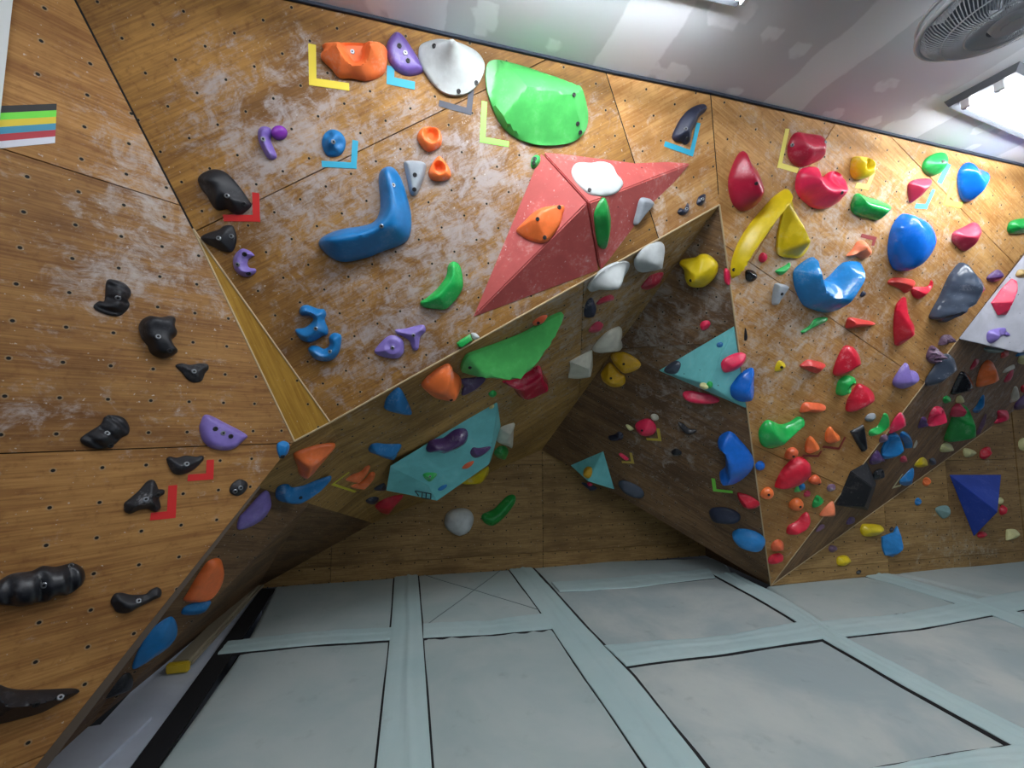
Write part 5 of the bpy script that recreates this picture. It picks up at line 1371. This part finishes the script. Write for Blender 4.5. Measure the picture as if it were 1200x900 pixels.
hold('orange knob hold, lowest orange one on the right wall', 'dorange', 'E', 'E8', [(330,370),(350,332),(395,320),(440,347),(458,390),(430,428),(350,423)], hr=.55, chalk=.1)
hold('red knob hold, lowest on the corner of the right wall', 'red', 'E', 'E8', [(300,490),(330,452),(410,447),(453,480),(430,518),(360,543),(310,530)], hr=.5, chalk=.1)
hold('tiny mauve hold right of the red banana', 'lumpy', 'E', 'E8', [(720,240),(760,192),(800,192),(798,220),(740,248)], hr=.4, chalk=.3)
hold('tiny plum hold on the edge above the yellow lozenge', 'plum', 'L', 'E8', [(990,160),(1020,122),(1073,135),(1050,178),(1000,188)], hr=.45, lump=.3, chalk=.3)
DR = (132, 40, 36)
tape('pale yellow tape corner around the dark crimson hold', (224, 210, 96), 'E', 'E1', [(617,305),(562,562),(690,600)], 26)
tape('pale yellow tape corner under the small pocketed yellow hold', (226, 214, 110), 'E', 'd0', [(494,808),(466,878),(412,868)], 16)
tape('blue tape strip beneath the green leaf hold', (70, 170, 190), 'E', 'E2', [(672,372),(605,508)], 34)
tape('blue tape corner below the raspberry hold', (90, 170, 200), 'E', 'E2', [(566,552),(512,672),(435,668)], 22)
tape('lime tape corner beside the high blue rounded hold', (170, 226, 90), 'E', 'E2', [(708,490),(652,645),(762,664)], 24)
tape('dark red tape corner above the salmon orange hold', (150, 66, 66), 'E', 'E3', [(1015,215),(1112,238),(1096,288)], 18)
tape('red tape corner under the left orange pointed hold', DR, 'E', 'E7', [(770,362),(740,408),(605,404)], 16)
tape('red tape corner under the right orange pointed hold', DR, 'E', 'E7', [(980,240),(925,343),(780,325)], 16)
volume('black faceted volume on the edge of the right wall', (26, 28, 34), [(1016,541,'E'),(1027,567,'L'),(1017,598,'L'),(979,592,'E'),(996,552,'E')], [(1022,571,.16),(1013,594,.13)], [(0,5,4),(0,1,5),(1,2,6,5),(4,5,6,3),(2,3,6),(0,4,3,2,1)], 'E', .12, 'bk')
volume('white angular volume on the right edge of the picture', (206, 208, 218), [(1123,397,'E'),(1215,279,'E'),(1330,330,'L'),(1215,410,'L')], [(1196,414,.16),(1310,285,.16)], [(0,1,5,4),(0,4,3),(1,2,5),(2,3,4,5),(0,3,2,1)], 'E', .12, 'wh')
hold('pink faceted hold on the white volume', 'pink', 'wh0', 'E4', [(967,690),(1060,592),(1150,522),(1193,540),(1188,600),(1120,728),(1100,773),(1027,776)], hr=.4, smooth=False, sharp=20, prof='cone', chalk=.35)
hold('mauve hooked hold on the white volume', 'lilac', 'wh0', 'E6', [(932,228),(937,180),(980,157),(1080,147),(1100,170),(1128,200),(1080,218),(990,248),(957,253)], hr=.45, chalk=.1, pocket=[(1060,205,40,.5)])
hold('tan hold on the white volume at the right edge of the picture', 'tan', 'wh0', 'f', [(1190,322),(1195,316),(1206,317),(1206,324),(1194,325)], hr=.4)

# ================================================================ UNDERSIDE AT THE RIGHT
hold('pale slate egg hold on the underside below the mauve lumps', 'slate', 'L', 'E6', [(500,540),(520,490),(580,422),(640,352),(690,337),(743,370),(748,420),(700,468),(600,518),(530,553)], hr=.5, chalk=.75, fin='satin')
hold('black faceted hold below the pale slate egg', 'black', 'L', 'E6', [(682,605),(720,520),(770,457),(830,480),(863,520),(848,560),(820,608),(740,613)], hr=.5, fin='gloss', chalk=.2, sharp=30)
hold('orange rounded hold on the right underside', 'orange', 'L', 'E6', [(867,550),(880,460),(920,397),(970,377),(1010,410),(1043,480),(1020,513),(950,543),(900,560)], hr=.5, chalk=.3)
hold('small maroon flat hold left of the orange rounded one', 'crimson', 'L', 'E6', [(820,430),(860,367),(893,377),(870,410),(840,438)], hr=.3)
hold('cream flat hold right of the orange rounded one', 'bone', 'L', 'E6', [(1050,460),(1080,427),(1138,407),(1138,430),(1100,453)], hr=.35)
hold('pink sliver hold below the cream flat one', 'raspberry', 'L', 'E6', [(1057,520),(1100,462),(1138,442),(1128,480),(1090,528)], hr=.35, chalk=.4)
hold('small red hold under the white volume', 'brick', 'L', 'E6', [(1035,350),(1050,312),(1100,312),(1095,340),(1055,360)], hr=.35)
hold('teal hold peeping out under the white volume', 'teal', 'L', 'E6', [(920,305),(940,280),(1060,300),(1060,318),(1000,325)], hr=.3)
hold('cream wedge hold above a dark purple one at the right edge', 'bone', 'L', 'E6', [(1100,660),(1120,582),(1150,557),(1178,610),(1163,638),(1112,670)], hr=.4)
hold('dark purple hold at the right edge above the lower wall', 'plum', 'L', 'E6', [(1137,718),(1150,660),(1260,600),(1260,718)], hr=.3)
hold('cream hold at the right edge below the white volume', 'cream', 'L', 'E6', [(1155,385),(1175,340),(1260,330),(1260,400),(1190,403)], hr=.4)
hold('blue hold at the right edge between white volume and cream hold', 'blue', 'L', 'E6', [(1140,345),(1170,318),(1260,310),(1260,332),(1180,340)], hr=.35)
hold('red hold at the right edge above the dark purple one', 'red', 'L', 'E6', [(1178,560),(1210,545),(1260,560),(1260,600),(1190,600)], hr=.35)
hold('tiny green hold above the green cone', 'green', 'L', 'f', ell(1110,468.5,5.5,4.5), hr=.4)
hold('tiny yellow hold above the green cone', 'cream', 'L', 'f', ell(1125.5,468.5,5.5,5), hr=.5)
hold('blue curved hold right of the green cone', 'blue', 'L', 'E6', [(837,730),(870,690),(900,642),(930,622),(933,680),(900,718),(880,746)], hr=.35)
hold('pink cup-shaped hold with an open mouth', 'pink', 'L', 'I1', [(530,235),(532,160),(570,107),(640,112),(670,160),(658,210),(600,238)], hr=.55, pocket=[(605,192,50,.95)], chalk=.3)
hold('green cone-shaped hold on the right underside', 'dgreen', 'L', 'I1', [(642,330),(680,200),(700,162),(760,142),(800,97),(848,190),(863,260),(848,318),(780,338),(690,343)], hr=.6, chalk=.3)
hold('chalky red pad on the side of the green cone', 'raspberry', 'L', 'I1', [(682,165),(692,112),(750,84),(788,100),(760,143),(720,168)], hr=.9, chalk=.8)
hold('mauve blade hold right of the green cone', 'lumpy', 'L', 'I1', [(867,280),(890,222),(938,152),(928,200),(890,278),(870,298)], hr=.35, chalk=.4)
hold('pink-red notched hold at the edge above the blue pyramid', 'pink', 'L', 'I1', [(992,215),(1020,182),(1012,132),(1050,127),(1103,137),(1103,165),(1070,198),(1040,218)], hr=.45, chalk=.2)
hold('bright green curved hold above the blue cup', 'green', 'L', 'I1', [(107,290),(122,262),(180,242),(210,192),(230,152),(258,165),(263,215),(230,258),(170,298),(125,308)], hr=.4, chalk=.1)
hold('chalk-covered pink hold right of the bright green curve', 'pink', 'L', 'I1', [(252,280),(272,212),(330,147),(368,165),(388,210),(370,243),(310,268),(270,283)], hr=.45, chalk=.95)
hold('dark mauve lumpy hold left of the pink cup', 'plum', 'L', 'I1', [(457,245),(475,182),(510,174),(528,205),(518,243),(480,248)], hr=.5, lump=.3, chalk=.2)
hold('small chalky grey lumpy hold above the black blade', 'grey', 'E', 'I1', [(80,180),(110,152),(160,152),(170,185),(140,208),(97,203)], hr=.5, lump=.4, chalk=.5)
hold('big blue cup hold with a wide dark mouth', 'blue', 'L', 'I1', [(197,390),(230,332),(280,287),(330,302),(373,370),(360,408),(300,438),(230,473),(207,440)], hr=.55, pocket=[(280,395,64,.95)], chalk=.15)
hold('blue curled hold behind the big blue cup', 'blue', 'L', 'I1', [(327,300),(350,272),(400,302),(418,350),(408,388),(380,398),(370,360)], hr=.45, chalk=.3)
hold('small cream wedge right of the blue cup', 'bone', 'L', 'I1', [(422,390),(440,337),(453,350),(438,383)], hr=.4)
hold('plum bent hold below the blue cup', 'plum', 'L', 'I1', [(112,480),(132,440),(170,407),(200,440),(238,480),(233,498),(180,490),(130,508)], hr=.5, chalk=.45)
hold('small pinkish mauve hold left of the blue cup', 'lumpy', 'L', 'I1', [(187,350),(192,312),(230,297),(258,320),(238,348)], hr=.45, lump=.3, chalk=.5)
hold('black hold with a chalk-white rim beside the black volume', 'black', 'L', 'I1', [(132,590),(150,552),(210,542),(233,575),(210,603),(160,618)], hr=.5, chalk=.6, pocket=[(200,575,22,.5)])
hold('tiny red hold below the blue cup', 'raspberry', 'L', 'f', ell(1059.5,538.5,4.6,4.2), hr=.5, chalk=.1)
hold('yellow triangular hold on the edge above the lower wall', 'yellow', 'L', 'I1', [(427,515),(460,472),(500,459),(533,490),(528,518),(480,530)], hr=.4, chalk=.1)
hold('blue triangular hold on the edge beside a cream tape', 'sky', 'L', 'I1', [(322,630),(360,582),(430,537),(428,600),(423,648),(370,660)], hr=.4, chalk=.2)
hold('small dark grey hold right of the yellow triangle', 'slate', 'L', 'I1', [(540,505),(535,470),(570,462),(590,488),(565,515)], hr=.35, chalk=.3)
hold('cream oval hold on the edge left of the cream bullet', 'cream', 'L', 'I1', [(607,400),(622,367),(660,354),(708,375),(710,405),(670,423),(620,418)], hr=.5, chalk=.05)
tape('cream tape corner left of the blue triangular hold', (206, 196, 150), 'L', 'I1', [(348,572),(280,668),(335,652)], 12)

# ================================================================ LOWER RIGHT WALL
hold('cream bullet-shaped hold on the lower wall edge', 'cream', 'I', 'I1', [(770,410),(790,390),(860,407),(878,430),(850,448),(790,453)], hr=.45, chalk=.05)
hold('red notched hold right of the cream bullet', 'red', 'I', 'I1', [(887,440),(902,402),(968,382),(983,420),(940,468),(897,460)], hr=.45, lump=.4, chalk=.35)
hold('cream hold at the right edge of the lower wall', 'cream', 'I', 'f', [(1193,521),(1196,515),(1206,514),(1206,527),(1197,527)], hr=.4, chalk=.05)
hold('tiny orange ring hold below the blue triangle', 'orange', 'I', 'f', ell(1086.8,564.5,5.6,5.2), hr=.5, pocket=[(1086.8,564.5,2.4,.4)], chalk=.05)
hold('tiny blue ring hold above the teal shell', 'blue', 'I', 'f', ell(1076.5,588,4.6,4.6), hr=.5, pocket=[(1076.5,588,1.8,.5)], chalk=.05)
hold('grey-teal shell-shaped hold left of the blue pyramid', 'teal', 'I', 'I1', [(575,825),(600,802),(670,797),(693,820),(693,868),(650,888),(612,868)], hr=.4, fin='matte', chalk=.2)
volume('royal blue pyramid volume on the lower right wall', (44, 76, 178), [(1112,556),(1173.5,556),(1141,629)], [(1169,600,.32)], [(0,1,3),(0,3,2),(1,2,3),(0,2,1)], 'I', .10, 'bp')
hold('tiny cream hold right of the blue pyramid', 'cream', 'I', 'f', ell(1173,587,3.6,4.2), hr=.5, chalk=.05)
hold('small red hold right of the blue pyramid', 'red', 'I', 'f', ell(1176,598,5,6), hr=.5, chalk=.1)
hold('small red hold under the tip of the blue pyramid', 'red', 'I', 'f', ell(1151.5,627,6.5,4), hr=.5, lump=.3, chalk=.2)
hold('cream block hold at the lower right corner of the wall', 'cream', 'I', 'I2', [(1072,380),(1080,362),(1150,364),(1175,385),(1170,425),(1085,440),(1074,425)], hr=.45, chalk=.05)
hold('yellow lozenge hold on the lower right wall', 'yellow', 'I', 'I2', [(47,370),(57,332),(80,324),(180,330),(223,347),(223,385),(180,410),(80,410)], hr=.4, chalk=.05)
hold('blue faceted hold right of the yellow lozenge', 'sky', 'I', 'I2', [(195,415),(240,402),(310,387),(335,347),(363,400),(376,470),(355,508),(310,563),(240,548),(207,490)], hr=.5, smooth=False, sharp=22, prof='cone', chalk=.15, steep=(.3, .8), asym=.4)
hold('tiny black hold above the blue faceted one', 'black', 'I', 'f', [(1042.5,620),(1046,617.5),(1048,620),(1045,623),(1043,623)], hr=.6, chalk=.05)
hold('tiny black hold on the bottom plank of the right wall', 'black', 'I', 'f', [(1003,671),(1006,668.5),(1010,669),(1007,673.5)], hr=.6, chalk=.05)
hold('small mauve hold left of the low yellow block', 'lumpy', 'I', 'E8', [(832,390),(850,367),(908,380),(918,410),(880,433),(842,420)], hr=.45, chalk=.1)
hold('small yellow block hold near the foot of the right wall', 'yellow', 'I', 'E8', [(902,500),(917,467),(1000,462),(1048,510),(1038,528),(980,553),(917,540)], hr=.45, sharp=35, chalk=.05)
WORLD = 0.26
EXPO = 0.38
# logo marks stencilled on the end of the turquoise prism
def mark(fac, crop, segs, w, parent_label, rgb=(16, 30, 40)):
    ox, oy, sc = CROP[crop]; bm = bmesh.new()
    c3, n = hit(fac, ox + segs[0][0][0] / sc, oy + segs[0][0][1] / sc)
    for a, b in segs:
        p0 = P(fac, ox + a[0] / sc, oy + a[1] / sc, .0008); p1 = P(fac, ox + b[0] / sc, oy + b[1] / sc, .0008)
        d = (p1 - p0).normalized(); sd = n.cross(d).normalized()
        bm_box(bm, (p0 + p1) / 2 - c3, (p1 - p0) / 2, sd * w / 2, n * .0006)
    par = next(o for o in bpy.data.objects if o.get('label') == parent_label)
    o = bm_obj('stencilled_mark', bm, plain('mark_%d' % rgb[0], rgb, .6), par, loc=c3 + OFFS - par.location)
    return o
mark('tq1', 'T', [((278, 632), (390, 652)), ((390, 652), (388, 690)), ((278, 632), (305, 668)), ((330, 645), (325, 680)), ((358, 650), (354, 684)), ((325, 680), (388, 690))], .010, 'turquoise prism volume under the roof, carrying the plum hold')

# ---------------------------------------------------------------- camera, world, view
cam = bpy.data.cameras.new('camera'); co = bpy.data.objects.new('camera', cam); COL.objects.link(co)
cam.sensor_fit = 'HORIZONTAL'; cam.sensor_width = 36; cam.lens = 36 * F / 1200
cam.clip_start = .02
co.location = OFFS; co.rotation_euler = (math.pi / 2 + TH, 0, 0)
SC.camera = co
w = bpy.data.worlds.new('world'); SC.world = w; w.use_nodes = True
w.node_tree.nodes['Background'].inputs[0].default_value = srgb(214, 222, 235); w.node_tree.nodes['Background'].inputs[1].default_value = WORLD
SC.view_settings.view_transform = 'Standard'; SC.view_settings.look = 'None'; SC.view_settings.gamma = 1; SC.view_settings.use_curve_mapping = False
SC.view_settings.exposure = EXPO
SC.cycles.use_denoising = True
SC.cycles.max_bounces = 6
